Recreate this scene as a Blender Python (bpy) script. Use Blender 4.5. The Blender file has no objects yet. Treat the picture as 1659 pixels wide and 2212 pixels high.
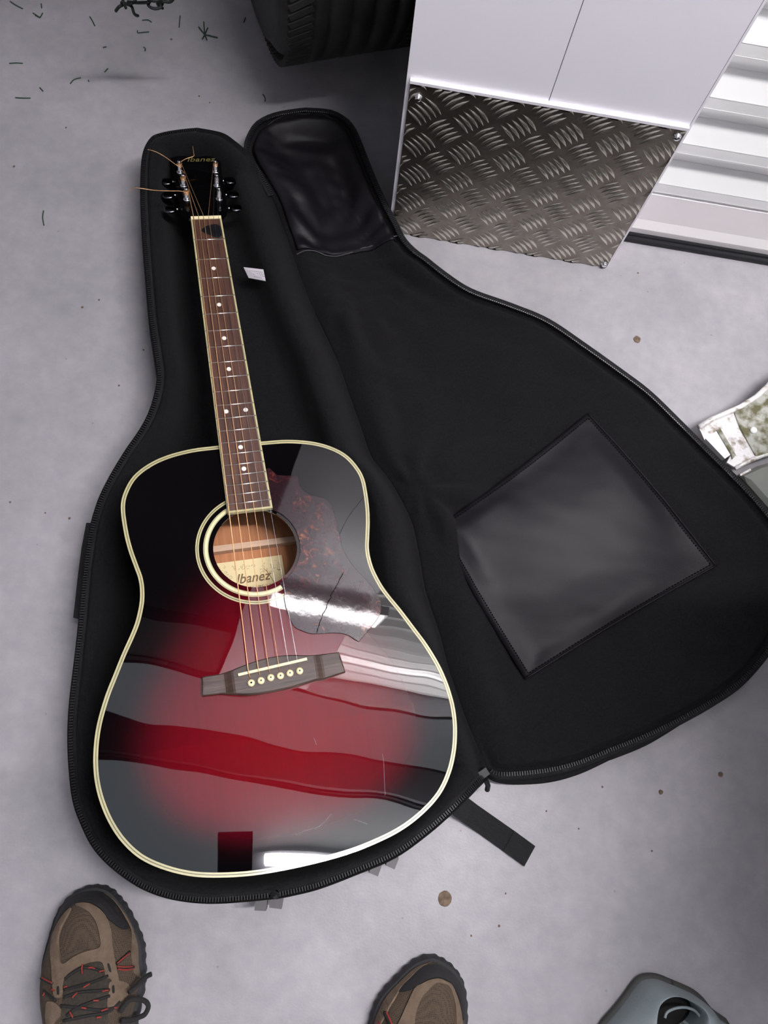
import bpy, bmesh, math, random
import numpy as np
from mathutils import Vector, Matrix, noise

random.seed(7)
C = bpy.context.scene.collection
PI = math.pi

# ------------------------------------------------------------------ camera
CX, CY, F, H = 829.5, 1106.0, 1700.0, 1.13
W = np.array([[0.9875088744511296, 0.15554629435289835, 0.02513112001771011],
              [0.14239470332894152, -0.9492980221929433, 0.2802802410524665],
              [0.06745347540435397, -0.2732006869933667, -0.9595891898527342]])
cd = bpy.data.cameras.new('camera')
cam = bpy.data.objects.new('camera', cd)
C.objects.link(cam)
cd.sensor_fit = 'HORIZONTAL'
cd.sensor_width = 36.0
cd.lens = 36.0 * F / 1659.0
cd.clip_start = 0.01
M = Matrix.Identity(4)
for i in range(3):
    M[i][0] = W[i][0]
    M[i][1] = -W[i][1]
    M[i][2] = -W[i][2]
M[2][3] = H
cam.matrix_world = M
bpy.context.scene.camera = cam

# ------------------------------------------------------------------ world, exposure
wd = bpy.data.worlds.new('world')
bpy.context.scene.world = wd
wd.use_nodes = True
wd.node_tree.nodes['Background'].inputs[0].default_value = (0.9, 0.93, 1.0, 1)
wd.node_tree.nodes['Background'].inputs[1].default_value = 0.3
vs = bpy.context.scene.view_settings
vs.view_transform = 'Standard'
vs.look = 'None'
vs.exposure = 0.22
vs.gamma = 1.0
vs.use_curve_mapping = False

TUBE = 400.0      # emission of the bright batten tube
PANEL = 1.15       # emission of the ceiling diffusers
BATTEN = 25.0     # emission of the small light over the doors


# ------------------------------------------------------------------ helpers
def ray(px, py):
    d = W @ np.array([(px - CX) / F, (py - CY) / F, 1.0])
    return d


def PZ(px, py, z=0.0):
    d = ray(px, py)
    k = (z - H) / d[2]
    return (d[0] * k, d[1] * k, z)


def PY(px, py, y):
    d = ray(px, py)
    k = y / d[1]
    return (d[0] * k, y, d[2] * k + H)


def cr(pts, n=6, closed=True):
    """Catmull-Rom through the points (any dimension)."""
    P = np.array(pts, float)
    m = len(P)
    out = []
    rng = range(m) if closed else range(m - 1)
    for i in rng:
        if closed:
            a, b, c, d = P[(i - 1) % m], P[i], P[(i + 1) % m], P[(i + 2) % m]
        else:
            a, b, c, d = P[max(i - 1, 0)], P[i], P[i + 1], P[min(i + 2, m - 1)]
        for k in range(n):
            t = k / n
            out.append(0.5 * ((2 * b) + (c - a) * t + (2 * a - 5 * b + 4 * c - d) * t * t + (3 * b - a - 3 * c + d) * t ** 3))
    if not closed:
        out.append(P[-1])
    return np.array(out)


def empty(name, label=None, cat=None, loc=(0, 0, 0), group=None, mw=None):
    o = bpy.data.objects.new(name, None)
    C.objects.link(o)
    o.location = loc
    if mw is not None:
        o.matrix_world = mw
    o.empty_display_size = 0.05
    if label:
        o['label'] = label
    if cat:
        o['category'] = cat
    if group:
        o['group'] = group
    return o


def tag(o, label=None, cat=None, group=None, kind=None):
    if label:
        o['label'] = label
    if cat:
        o['category'] = cat
    if group:
        o['group'] = group
    if kind:
        o['kind'] = kind
    return o


def mesh(name, v, f, m=None, parent=None, smooth=False, loc=None):
    me = bpy.data.meshes.new(name)
    me.from_pydata([tuple(map(float, q)) for q in v], [], [tuple(q) for q in f])
    me.update()
    bm = bmesh.new()
    bm.from_mesh(me)
    bmesh.ops.recalc_face_normals(bm, faces=bm.faces)
    bm.to_mesh(me)
    bm.free()
    if m:
        me.materials.append(m)
    if smooth:
        me.polygons.foreach_set('use_smooth', [True] * len(me.polygons))
    o = bpy.data.objects.new(name, me)
    C.objects.link(o)
    if parent:
        o.parent = parent
    if loc is not None:
        o.location = loc
    return o


class G:
    """collects geometry for one mesh"""
    def __init__(s):
        s.v = []
        s.f = []

    def add(s, v, f):
        k = len(s.v)
        s.v += [tuple(q) for q in v]
        s.f += [tuple(i + k for i in q) for q in f]
        return s

    def box(s, c, d, ax=None):
        x, y, z = d[0] / 2, d[1] / 2, d[2] / 2
        v = [(-x, -y, -z), (x, -y, -z), (x, y, -z), (-x, y, -z), (-x, -y, z), (x, -y, z), (x, y, z), (-x, y, z)]
        if ax is not None:
            a = [np.array(q, float) for q in ax]
            v = [tuple(a[0] * q[0] + a[1] * q[1] + a[2] * q[2]) for q in v]
        v = [(q[0] + c[0], q[1] + c[1], q[2] + c[2]) for q in v]
        return s.add(v, [(0, 3, 2, 1), (4, 5, 6, 7), (0, 1, 5, 4), (1, 2, 6, 5), (2, 3, 7, 6), (3, 0, 4, 7)])

    def prism(s, pts, z0, z1, bev=0.0):
        n = len(pts)
        P = np.array([(p[0], p[1]) for p in pts], float)
        v = [(p[0], p[1], z0) for p in P]
        if bev:
            v += [(p[0], p[1], z1 - bev) for p in P]
            I = inset(P, bev)
            v += [(p[0], p[1], z1) for p in I]
            L = 3
        else:
            v += [(p[0], p[1], z1) for p in P]
            L = 2
        f = [tuple(range(n - 1, -1, -1)), tuple(range((L - 1) * n, L * n))]
        for l in range(L - 1):
            for i in range(n):
                j = (i + 1) % n
                f.append((l * n + i, l * n + j, (l + 1) * n + j, (l + 1) * n + i))
        return s.add(v, f)

    def tube(s, pts, r, n=8, cap=True, flat=1.0):
        P = [Vector(p) for p in pts]
        m = len(P)
        rr = r if hasattr(r, '__len__') else [r] * m
        v = []
        up = Vector((0, 0, 1))
        prev = None
        for i in range(m):
            t = (P[min(i + 1, m - 1)] - P[max(i - 1, 0)])
            if t.length < 1e-9:
                t = Vector((1, 0, 0))
            t.normalize()
            if prev is None:
                a = up if abs(t.z) < 0.9 else Vector((1, 0, 0))
                u = t.cross(a).normalized()
            else:
                u = (prev - t * prev.dot(t)).normalized()
            prev = u
            w = t.cross(u)
            for k in range(n):
                an = 2 * PI * k / n
                q = P[i] + (u * math.cos(an) + w * math.sin(an) * flat) * rr[i]
                v.append(tuple(q))
        f = []
        for i in range(m - 1):
            for k in range(n):
                j = (k + 1) % n
                f.append((i * n + k, i * n + j, (i + 1) * n + j, (i + 1) * n + k))
        if cap:
            f.append(tuple(range(n - 1, -1, -1)))
            f.append(tuple(range((m - 1) * n, m * n)))
        return s.add(v, f)

    def lathe(s, prof, n=24, c=(0, 0, 0), ax=None, close=False):
        """prof: (radius, height) list"""
        v = []
        for r, z in prof:
            for k in range(n):
                a = 2 * PI * k / n
                v.append((r * math.cos(a), r * math.sin(a), z))
        if ax is not None:
            A = [np.array(q, float) for q in ax]
            v = [tuple(A[0] * q[0] + A[1] * q[1] + A[2] * q[2]) for q in v]
        v = [(q[0] + c[0], q[1] + c[1], q[2] + c[2]) for q in v]
        f = []
        m = len(prof)
        for i in range(m if close else m - 1):
            i2 = (i + 1) % m
            for k in range(n):
                j = (k + 1) % n
                f.append((i * n + k, i * n + j, i2 * n + j, i2 * n + k))
        if not close:
            f.append(tuple(range(n - 1, -1, -1)))
            f.append(tuple(range((m - 1) * n, m * n)))
        return s.add(v, f)

    def make(s, name, m=None, parent=None, smooth=False):
        return mesh(name, s.v, s.f, m, parent, smooth)


def inset(P, d):
    """offset closed 2D polygon inwards by d (positive = towards the inside)"""
    P = np.asarray(P, float)[:, :2]
    a = np.roll(P, 1, 0)
    b = np.roll(P, -1, 0)
    t = b - a
    t /= np.maximum(np.linalg.norm(t, axis=1), 1e-12)[:, None]
    nrm = np.stack([-t[:, 1], t[:, 0]], 1)
    area = 0.5 * np.sum(P[:, 0] * np.roll(P[:, 1], -1) - np.roll(P[:, 0], -1) * P[:, 1])
    if area < 0:
        nrm = -nrm
    return P + nrm * d


def text(name, body, size, m, parent, mat4, shear=0.0, ext=0.00015, offset=0.0, xs=1.0):
    cu = bpy.data.curves.new(name, 'FONT')
    cu.body = body
    cu.size = size
    cu.shear = shear
    cu.extrude = ext
    cu.offset = offset
    cu.align_x = 'CENTER'
    cu.align_y = 'CENTER'
    cu.resolution_u = 4
    t = bpy.data.objects.new('tmp', cu)
    C.objects.link(t)
    dg = bpy.context.evaluated_depsgraph_get()
    me = bpy.data.meshes.new_from_object(t.evaluated_get(dg))
    bpy.data.objects.remove(t)
    me.name = name
    me.transform(mat4 @ Matrix.Diagonal((xs, 1, 1, 1)))
    me.materials.clear()
    me.materials.append(m)
    o = bpy.data.objects.new(name, me)
    C.objects.link(o)
    o.parent = parent
    return o


# ------------------------------------------------------------------ materials
def setin(b, k, v):
    if k in b.inputs:
        b.inputs[k].default_value = v


def mat(name, col, rough=0.5, metal=0.0, coat=0.0, coatr=0.03, spec=0.5, col2=None, scale=20.0, bump=0.0, bscale=200.0,
        sheen=0.0, emit=0.0, detail=4.0, stretch=None, lo=0.35, hi=0.65, trans=0.0):
    m = bpy.data.materials.new(name)
    m.use_nodes = True
    nt = m.node_tree
    b = nt.nodes['Principled BSDF']
    c4 = (*col, 1)
    b.inputs['Base Color'].default_value = c4
    b.inputs['Roughness'].default_value = rough
    b.inputs['Metallic'].default_value = metal
    setin(b, 'Coat Weight', coat)
    setin(b, 'Coat Roughness', coatr)
    setin(b, 'Specular IOR Level', spec)
    setin(b, 'Sheen Weight', sheen)
    setin(b, 'Transmission Weight', trans)
    if emit:
        b.inputs['Emission Color'].default_value = c4
        b.inputs['Emission Strength'].default_value = emit
        b.inputs['Base Color'].default_value = (0.1, 0.1, 0.1, 1)
    tc = nt.nodes.new('ShaderNodeTexCoord')
    src = tc.outputs['Object']
    if stretch:
        mp = nt.nodes.new('ShaderNodeMapping')
        mp.inputs['Scale'].default_value = stretch
        nt.links.new(src, mp.inputs[0])
        src = mp.outputs[0]
    if col2 is not None:
        n = nt.nodes.new('ShaderNodeTexNoise')
        n.inputs['Scale'].default_value = scale
        n.inputs['Detail'].default_value = detail
        r = nt.nodes.new('ShaderNodeValToRGB')
        r.color_ramp.elements[0].position = lo
        r.color_ramp.elements[1].position = hi
        r.color_ramp.elements[0].color = c4
        r.color_ramp.elements[1].color = (*col2, 1)
        nt.links.new(src, n.inputs['Vector'])
        nt.links.new(n.outputs[0], r.inputs[0])
        nt.links.new(r.outputs[0], b.inputs['Base Color'])
    if bump:
        n2 = nt.nodes.new('ShaderNodeTexNoise')
        n2.inputs['Scale'].default_value = bscale
        n2.inputs['Detail'].default_value = 3
        bp = nt.nodes.new('ShaderNodeBump')
        bp.inputs['Strength'].default_value = bump
        bp.inputs['Distance'].default_value = 0.002
        nt.links.new(src, n2.inputs['Vector'])
        nt.links.new(n2.outputs[0], bp.inputs['Height'])
        nt.links.new(bp.outputs[0], b.inputs['Normal'])
    return m


def N(nt, t, **k):
    n = nt.nodes.new(t)
    for a, v in k.items():
        setattr(n, a, v)
    return n


def math_(nt, op, a, b=None, clamp=False):
    n = N(nt, 'ShaderNodeMath', operation=op, use_clamp=clamp)
    for i, x in enumerate((a, b)):
        if x is None:
            continue
        if isinstance(x, (int, float)):
            n.inputs[i].default_value = x
        else:
            nt.links.new(x, n.inputs[i])
    return n.outputs[0]


def floor_material():
    m = bpy.data.materials.new('polished_concrete')
    m.use_nodes = True
    nt = m.node_tree
    b = nt.nodes['Principled BSDF']
    tc = N(nt, 'ShaderNodeTexCoord')
    big = N(nt, 'ShaderNodeTexNoise')
    big.inputs['Scale'].default_value = 7
    big.inputs['Detail'].default_value = 6
    big.inputs['Roughness'].default_value = 0.6
    mid = N(nt, 'ShaderNodeTexNoise')
    mid.inputs['Scale'].default_value = 48
    mid.inputs['Detail'].default_value = 8
    mid.inputs['Roughness'].default_value = 0.65
    fine = N(nt, 'ShaderNodeTexNoise')
    fine.inputs['Scale'].default_value = 300
    fine.inputs['Detail'].default_value = 3
    for n in (big, mid, fine):
        nt.links.new(tc.outputs['Object'], n.inputs['Vector'])
    r1 = N(nt, 'ShaderNodeValToRGB')
    r1.color_ramp.elements[0].position = 0.3
    r1.color_ramp.elements[0].color = (0.310, 0.298, 0.312, 1)
    r1.color_ramp.elements[1].position = 0.7
    r1.color_ramp.elements[1].color = (0.405, 0.384, 0.405, 1)
    nt.links.new(big.outputs[0], r1.inputs[0])
    r2 = N(nt, 'ShaderNodeValToRGB')
    r2.color_ramp.elements[0].position = 0.3
    r2.color_ramp.elements[0].color = (0.86, 0.87, 0.885, 1)
    r2.color_ramp.elements[1].position = 0.66
    r2.color_ramp.elements[1].color = (1.0, 1.0, 1.0, 1)
    nt.links.new(mid.outputs[0], r2.inputs[0])
    mx = N(nt, 'ShaderNodeMix', data_type='RGBA', blend_type='MULTIPLY')
    mx.inputs[0].default_value = 1.0
    nt.links.new(r1.outputs[0], mx.inputs[6])
    nt.links.new(r2.outputs[0], mx.inputs[7])
    # dark specks
    vor = N(nt, 'ShaderNodeTexVoronoi')
    vor.inputs['Scale'].default_value = 22
    nt.links.new(tc.outputs['Object'], vor.inputs['Vector'])
    r3 = N(nt, 'ShaderNodeValToRGB')
    r3.color_ramp.elements[0].position = 0.018
    r3.color_ramp.elements[0].color = (0.45, 0.4, 0.38, 1)
    r3.color_ramp.elements[1].position = 0.04
    r3.color_ramp.elements[1].color = (1, 1, 1, 1)
    nt.links.new(vor.outputs['Distance'], r3.inputs[0])
    mx2 = N(nt, 'ShaderNodeMix', data_type='RGBA', blend_type='MULTIPLY')
    mx2.inputs[0].default_value = 0.55
    nt.links.new(mx.outputs[2], mx2.inputs[6])
    nt.links.new(r3.outputs[0], mx2.inputs[7])
    nt.links.new(mx2.outputs[2], b.inputs['Base Color'])
    rr = N(nt, 'ShaderNodeMapRange')
    rr.inputs[3].default_value = 0.33
    rr.inputs[4].default_value = 0.55
    nt.links.new(mid.outputs[0], rr.inputs[0])
    nt.links.new(rr.outputs[0], b.inputs['Roughness'])
    bp = N(nt, 'ShaderNodeBump')
    bp.inputs['Strength'].default_value = 0.12
    bp.inputs['Distance'].default_value = 0.002
    nt.links.new(fine.outputs[0], bp.inputs['Height'])
    nt.links.new(bp.outputs[0], b.inputs['Normal'])
    return m


def burst_material():
    """red to black sunburst lacquer, in the guitar's own coordinates (metres)"""
    m = bpy.data.materials.new('sunburst_lacquer')
    m.use_nodes = True
    nt = m.node_tree
    b = nt.nodes['Principled BSDF']
    tc = N(nt, 'ShaderNodeTexCoord')
    sp = N(nt, 'ShaderNodeSeparateXYZ')
    nt.links.new(tc.outputs['Object'], sp.inputs[0])
    ay = math_(nt, 'ABSOLUTE', sp.outputs[1])
    ty = math_(nt, 'DIVIDE', ay, 0.158)
    dx = math_(nt, 'SUBTRACT', sp.outputs[0], 0.722)
    tu = math_(nt, 'DIVIDE', math_(nt, 'MAXIMUM', math_(nt, 'MULTIPLY', dx, -1.0), 0.0), 0.195)
    td = math_(nt, 'DIVIDE', math_(nt, 'MAXIMUM', dx, 0.0), 0.114)
    up = math_(nt, 'ADD', math_(nt, 'POWER', tu, 1.5), math_(nt, 'POWER', ty, 1.6))
    dn = math_(nt, 'ADD', math_(nt, 'POWER', td, 2.2), math_(nt, 'POWER', ty, 2.2))
    sel = math_(nt, 'GREATER_THAN', dx, 0.0)
    mixv = N(nt, 'ShaderNodeMix', data_type='FLOAT')
    nt.links.new(sel, mixv.inputs[0])
    nt.links.new(up, mixv.inputs[2])
    nt.links.new(dn, mixv.inputs[3])
    nz = N(nt, 'ShaderNodeTexNoise')
    nz.inputs['Scale'].default_value = 9
    nt.links.new(tc.outputs['Object'], nz.inputs['Vector'])
    v = math_(nt, 'ADD', mixv.outputs[0], math_(nt, 'MULTIPLY', math_(nt, 'SUBTRACT', nz.outputs[0], 0.5), 0.12))
    r = N(nt, 'ShaderNodeValToRGB')
    e = r.color_ramp.elements
    e[0].position = 0.10
    e[0].color = (0.150, 0.0025, 0.006, 1)
    e[1].position = 0.72
    e[1].color = (0.0016, 0.0012, 0.0016, 1)
    k = e.new(0.40)
    k.color = (0.095, 0.002, 0.006, 1)
    k = e.new(0.57)
    k.color = (0.034, 0.0015, 0.004, 1)
    r.color_ramp.interpolation = 'B_SPLINE'
    nt.links.new(math_(nt, 'MULTIPLY', v, 0.6), r.inputs[0])
    # straight faint spruce grain
    mp = N(nt, 'ShaderNodeMapping')
    mp.inputs['Scale'].default_value = (2, 260, 1)
    nt.links.new(tc.outputs['Object'], mp.inputs[0])
    gr = N(nt, 'ShaderNodeTexNoise')
    gr.inputs['Scale'].default_value = 1.0
    nt.links.new(mp.outputs[0], gr.inputs['Vector'])
    gr2 = N(nt, 'ShaderNodeMapRange')
    gr2.inputs[3].default_value = 0.86
    gr2.inputs[4].default_value = 1.12
    nt.links.new(gr.outputs[0], gr2.inputs[0])
    mx = N(nt, 'ShaderNodeVectorMath', operation='SCALE')
    nt.links.new(r.outputs[0], mx.inputs[0])
    nt.links.new(gr2.outputs[0], mx.inputs['Scale'])
    nt.links.new(mx.outputs[0], b.inputs['Base Color'])
    b.inputs['Roughness'].default_value = 0.5
    setin(b, 'Specular IOR Level', 0.0)
    setin(b, 'Coat Weight', 1.0)
    setin(b, 'Coat Roughness', 0.012)
    # waviness of the lacquer
    wv = N(nt, 'ShaderNodeTexNoise')
    wv.inputs['Scale'].default_value = 9
    wv.inputs['Detail'].default_value = 1
    nt.links.new(tc.outputs['Object'], wv.inputs['Vector'])
    bp = N(nt, 'ShaderNodeBump')
    bp.inputs['Strength'].default_value = 0.35
    bp.inputs['Distance'].default_value = 0.0014
    nt.links.new(wv.outputs[0], bp.inputs['Height'])
    nt.links.new(bp.outputs[0], b.inputs['Coat Normal'])
    return m


def tortoise_material():
    m = bpy.data.materials.new('tortoiseshell_plastic')
    m.use_nodes = True
    nt = m.node_tree
    b = nt.nodes['Principled BSDF']
    tc = N(nt, 'ShaderNodeTexCoord')
    n1 = N(nt, 'ShaderNodeTexNoise')
    n1.inputs['Scale'].default_value = 62
    n1.inputs['Detail'].default_value = 7
    n1.inputs['Roughness'].default_value = 0.66
    n1.inputs['Distortion'].default_value = 1.6
    n2 = N(nt, 'ShaderNodeTexNoise')
    n2.inputs['Scale'].default_value = 13
    n2.inputs['Detail'].default_value = 2
    for n in (n1, n2):
        nt.links.new(tc.outputs['Object'], n.inputs['Vector'])
    v = math_(nt, 'MULTIPLY', n1.outputs[0], math_(nt, 'ADD', n2.outputs[0], 0.5))
    r = N(nt, 'ShaderNodeValToRGB')
    e = r.color_ramp.elements
    e[0].position = 0.53
    e[0].color = (0.012, 0.0015, 0.004, 1)
    e[1].position = 0.80
    e[1].color = (0.30, 0.11, 0.035, 1)
    k = e.new(0.61)
    k.color = (0.030, 0.003, 0.007, 1)
    k = e.new(0.69)
    k.color = (0.12, 0.028, 0.016, 1)
    nt.links.new(v, r.inputs[0])
    nt.links.new(r.outputs[0], b.inputs['Base Color'])
    b.inputs['Roughness'].default_value = 0.4
    setin(b, 'Specular IOR Level', 0.1)
    setin(b, 'Coat Weight', 1.0)
    setin(b, 'Coat Roughness', 0.045)
    wv = N(nt, 'ShaderNodeTexNoise')
    wv.inputs['Scale'].default_value = 45
    wv.inputs['Detail'].default_value = 4
    nt.links.new(tc.outputs['Object'], wv.inputs['Vector'])
    bp = N(nt, 'ShaderNodeBump')
    bp.inputs['Strength'].default_value = 0.15
    bp.inputs['Distance'].default_value = 0.0004
    nt.links.new(wv.outputs[0], bp.inputs['Height'])
    nt.links.new(bp.outputs[0], b.inputs['Coat Normal'])
    return m


def kick_material():
    m = mat('tread_plate_aluminium', (0.27, 0.235, 0.20), rough=0.36, metal=1.0, col2=(0.34, 0.31, 0.27), scale=60, bump=0.15, bscale=500)
    return m


def mesh_fabric():
    m = bpy.data.materials.new('shoe_mesh')
    m.use_nodes = True
    nt = m.node_tree
    b = nt.nodes['Principled BSDF']
    tc = N(nt, 'ShaderNodeTexCoord')
    vo = N(nt, 'ShaderNodeTexVoronoi')
    vo.inputs['Scale'].default_value = 520
    vo.inputs['Randomness'].default_value = 0.25
    nt.links.new(tc.outputs['Object'], vo.inputs['Vector'])
    r = N(nt, 'ShaderNodeValToRGB')
    r.color_ramp.elements[0].position = 0.15
    r.color_ramp.elements[0].color = (0.018, 0.013, 0.009, 1)
    r.color_ramp.elements[1].position = 0.5
    r.color_ramp.elements[1].color = (0.072, 0.049, 0.031, 1)
    nt.links.new(vo.outputs['Distance'], r.inputs[0])
    nt.links.new(r.outputs[0], b.inputs['Base Color'])
    b.inputs['Roughness'].default_value = 0.9
    bp = N(nt, 'ShaderNodeBump')
    bp.inputs['Strength'].default_value = 0.4
    bp.inputs['Distance'].default_value = 0.001
    nt.links.new(vo.outputs['Distance'], bp.inputs['Height'])
    nt.links.new(bp.outputs[0], b.inputs['Normal'])
    return m


M_floor = floor_material()
M_white = mat('white_coated_metal', (0.92, 0.90, 0.95), rough=0.40, coat=0.25, coatr=0.2, bump=0.05, bscale=500)
M_seam = mat('dark_seam', (0.12, 0.12, 0.13), rough=0.8)
M_kick = kick_material()
M_bar = mat('tread_bar_metal', (0.80, 0.77, 0.68), rough=0.30, metal=1.0)
M_chrome = mat('chrome', (0.8, 0.8, 0.82), rough=0.12, metal=1.0)
M_slat = mat('white_door_steel', (0.93, 0.93, 0.92), rough=0.35, metal=0.15, coat=0.9, coatr=0.06)
M_rail = mat('brushed_aluminium', (0.86, 0.82, 0.82), rough=0.30, metal=0.25, bump=0.06, bscale=120, stretch=(1, 20, 20))
M_rubber = mat('black_rubber', (0.012, 0.012, 0.014), rough=0.45)
M_wall = mat('painted_wall', (0.45, 0.45, 0.47), rough=0.8, bump=0.1)
M_dark = mat('dark_unit_wall', (0.05, 0.05, 0.052), rough=0.9)
M_ceil = mat('ceiling_sheet', (0.75, 0.76, 0.8), rough=0.7)
M_beam = mat('ceiling_beam_dark', (0.03, 0.03, 0.035), rough=0.8)
M_diff = mat('lamp_diffuser', (0.80, 0.90, 1.0), emit=PANEL)
M_tube = mat('lamp_tube', (1.0, 0.97, 0.99), emit=TUBE)
M_batt = mat('lamp_batten', (1.0, 0.96, 0.98), emit=BATTEN)
M_fab = mat('black_nylon', (0.006, 0.006, 0.007), rough=0.85, col2=(0.010, 0.0095, 0.011), scale=40, bump=0.5, bscale=900, sheen=0.03, spec=0.25)
M_fab2 = mat('black_plush_lining', (0.0052, 0.0050, 0.0056), rough=0.95, col2=(0.0105, 0.0100, 0.0108), scale=350, bump=0.7, bscale=1100, sheen=0.02, spec=0.12)
M_leather = mat('black_leatherette', (0.0070, 0.0060, 0.0080), rough=0.46, col2=(0.0085, 0.0075, 0.0095), scale=15, bump=0.12, bscale=900, spec=0.16)
M_zip = mat('black_zip_plastic', (0.010, 0.010, 0.011), rough=0.5, spec=0.3)
M_web = mat('black_webbing', (0.014, 0.014, 0.015), rough=0.8, bump=0.8, bscale=500, stretch=(1, 4, 1))
M_thread = mat('dark_thread', (0.06, 0.055, 0.065), rough=0.8)
M_grey_web = mat('dark_grey_plastic', (0.09, 0.085, 0.09), rough=0.5)
M_tag = mat('white_satin_tag', (0.78, 0.72, 0.78), rough=0.6)
M_ink = mat('grey_ink', (0.25, 0.24, 0.26), rough=0.8)
M_burst = burst_material()
M_tort = tortoise_material()
M_chrome_black = mat('black_chrome', (0.10, 0.10, 0.11), rough=0.07, metal=1.0)
M_black = mat('black_lacquer', (0.0018, 0.0016, 0.002), rough=0.4, coat=1.0, coatr=0.02, spec=0.0)
M_cream = mat('cream_binding', (0.50, 0.45, 0.24), rough=0.3, coat=0.6, coatr=0.05, col2=(0.42, 0.38, 0.21), scale=30)
M_bone = mat('cream_plastic', (0.80, 0.70, 0.42), rough=0.35)
M_olive = mat('dark_olive_line', (0.09, 0.085, 0.035), rough=0.4, coat=0.6)
M_rose = mat('rosewood_fretboard', (0.040, 0.015, 0.010), rough=0.55, col2=(0.105, 0.043, 0.026), scale=1.0, stretch=(14, 330, 60), lo=0.3, hi=0.75, bump=0.1, bscale=1.5)
M_rose2 = mat('rosewood_bridge', (0.024, 0.013, 0.010), rough=0.5, col2=(0.075, 0.043, 0.031), scale=1.0, stretch=(300, 22, 60), lo=0.3, hi=0.75, bump=0.1, bscale=1.5)
M_fret = mat('nickel_silver', (0.78, 0.74, 0.70), rough=0.22, metal=1.0)
M_dot = mat('pearl_dot', (0.82, 0.77, 0.72), rough=0.3, coat=0.5)
M_bronze = mat('bronze_string', (0.80, 0.47, 0.24), rough=0.42, metal=0.85, bump=0.3, bscale=1500)
M_steel = mat('steel_string', (0.55, 0.52, 0.52), rough=0.3, metal=1.0)
M_inside = mat('mahogany_inside', (0.42, 0.165, 0.065), rough=0.7, col2=(0.52, 0.22, 0.095), scale=1.0, stretch=(20, 300, 20), bump=0.1)
M_brace = mat('spruce_brace', (0.72, 0.50, 0.36), rough=0.7, col2=(0.6, 0.38, 0.26), scale=1.0, stretch=(200, 10, 10))
M_paper = mat('parchment_label', (0.83, 0.68, 0.38), rough=0.7)
M_brown = mat('brown_print', (0.20, 0.13, 0.06), rough=0.8)
M_gold = mat('gold_print', (0.16, 0.13, 0.045), rough=0.4)
M_pick = mat('black_celluloid', (0.006, 0.006, 0.008), rough=0.35, bump=0.4, bscale=120)
M_tire = mat('tyre_rubber', (0.016, 0.0155, 0.0145), rough=0.75, bump=0.5, bscale=90, col2=(0.028, 0.027, 0.024), scale=30)
M_rim = mat('dark_steel_rim', (0.05, 0.05, 0.05), rough=0.5, metal=0.6)
M_tree = mat('dark_green_pvc', (0.004, 0.008, 0.006), rough=0.7)
M_needle = mat('green_needle', (0.020, 0.048, 0.030), rough=0.6)
M_dirt = mat('brown_dirt', (0.10, 0.065, 0.045), rough=0.95, col2=(0.19, 0.14, 0.10), scale=120)
M_galv = mat('galvanised_mossy', (0.38, 0.38, 0.34), rough=0.6, metal=0.2, col2=(0.10, 0.095, 0.040), scale=55, detail=10, lo=0.42, hi=0.58, bump=0.5, bscale=120)
M_galv2 = mat('clean_galvanised', (0.83, 0.81, 0.80), rough=0.3, metal=0.3, col2=(0.35, 0.29, 0.24), scale=70, detail=9, lo=0.52, hi=0.66, bump=0.3, bscale=150)
M_body = mat('grey_green_metal', (0.125, 0.14, 0.125), rough=0.4, coat=0.3, coatr=0.2, col2=(0.16, 0.165, 0.145), scale=9)
M_plast = mat('blue_grey_plastic', (0.25, 0.30, 0.31), rough=0.5, col2=(0.29, 0.33, 0.34), scale=20, bump=0.2)
M_sole = mat('shoe_sole_rubber', (0.020, 0.020, 0.023), rough=0.8, bump=0.5, bscale=120)
M_toe = mat('shoe_toe_bumper', (0.014, 0.013, 0.014), rough=0.7, bump=0.3, bscale=300)
M_mesh = mesh_fabric()
M_suede = mat('taupe_suede', (0.155, 0.110, 0.075), rough=0.9, col2=(0.12, 0.083, 0.056), scale=120, bump=0.4, bscale=600)
M_lace = mat('black_lace', (0.012, 0.011, 0.011), rough=0.9)
M_red = mat('red_cord', (0.26, 0.025, 0.018), rough=0.7)

# ------------------------------------------------------------------ the setting
def structure(o):
    o['kind'] = 'structure'
    return o


g = G()
g.box((0.1, 0.3, -0.02), (4.8, 5.4, 0.04))
structure(g.make('floor', M_floor))
WH = 2.6
structure(G().box((0.1, 0.3, WH + 0.02), (4.8, 5.4, 0.04)).make('ceiling', M_ceil))
structure(G().box((-2.32, 0.3, WH / 2), (0.04, 5.4, WH)).make('wall_left', M_wall))
structure(G().box((2.52, 0.3, WH / 2), (0.04, 5.4, WH)).make('wall_right', M_wall))
structure(G().box((0.1, -2.42, WH / 2), (4.8, 0.04, WH)).make('wall_front', M_wall))
structure(G().box((0.1, 3.02, WH / 2), (4.8, 0.04, WH)).make('wall_back', M_dark))
# partition between the open unit on the left and the closed unit behind the roller door
structure(G().box((0.155, 1.93, WH / 2), (0.05, 2.1, WH)).make('wall_partition', M_dark))
# lintel over the open unit and a dark steel beam across the ceiling
structure(G().box((-1.17, 0.86, 2.36), (2.26, 0.05, 0.48)).make('trim_1', M_dark))
structure(G().box((0.1, 0.50, WH - 0.03), (4.8, 0.13, 0.06)).make('trim_2', M_beam))

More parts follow.
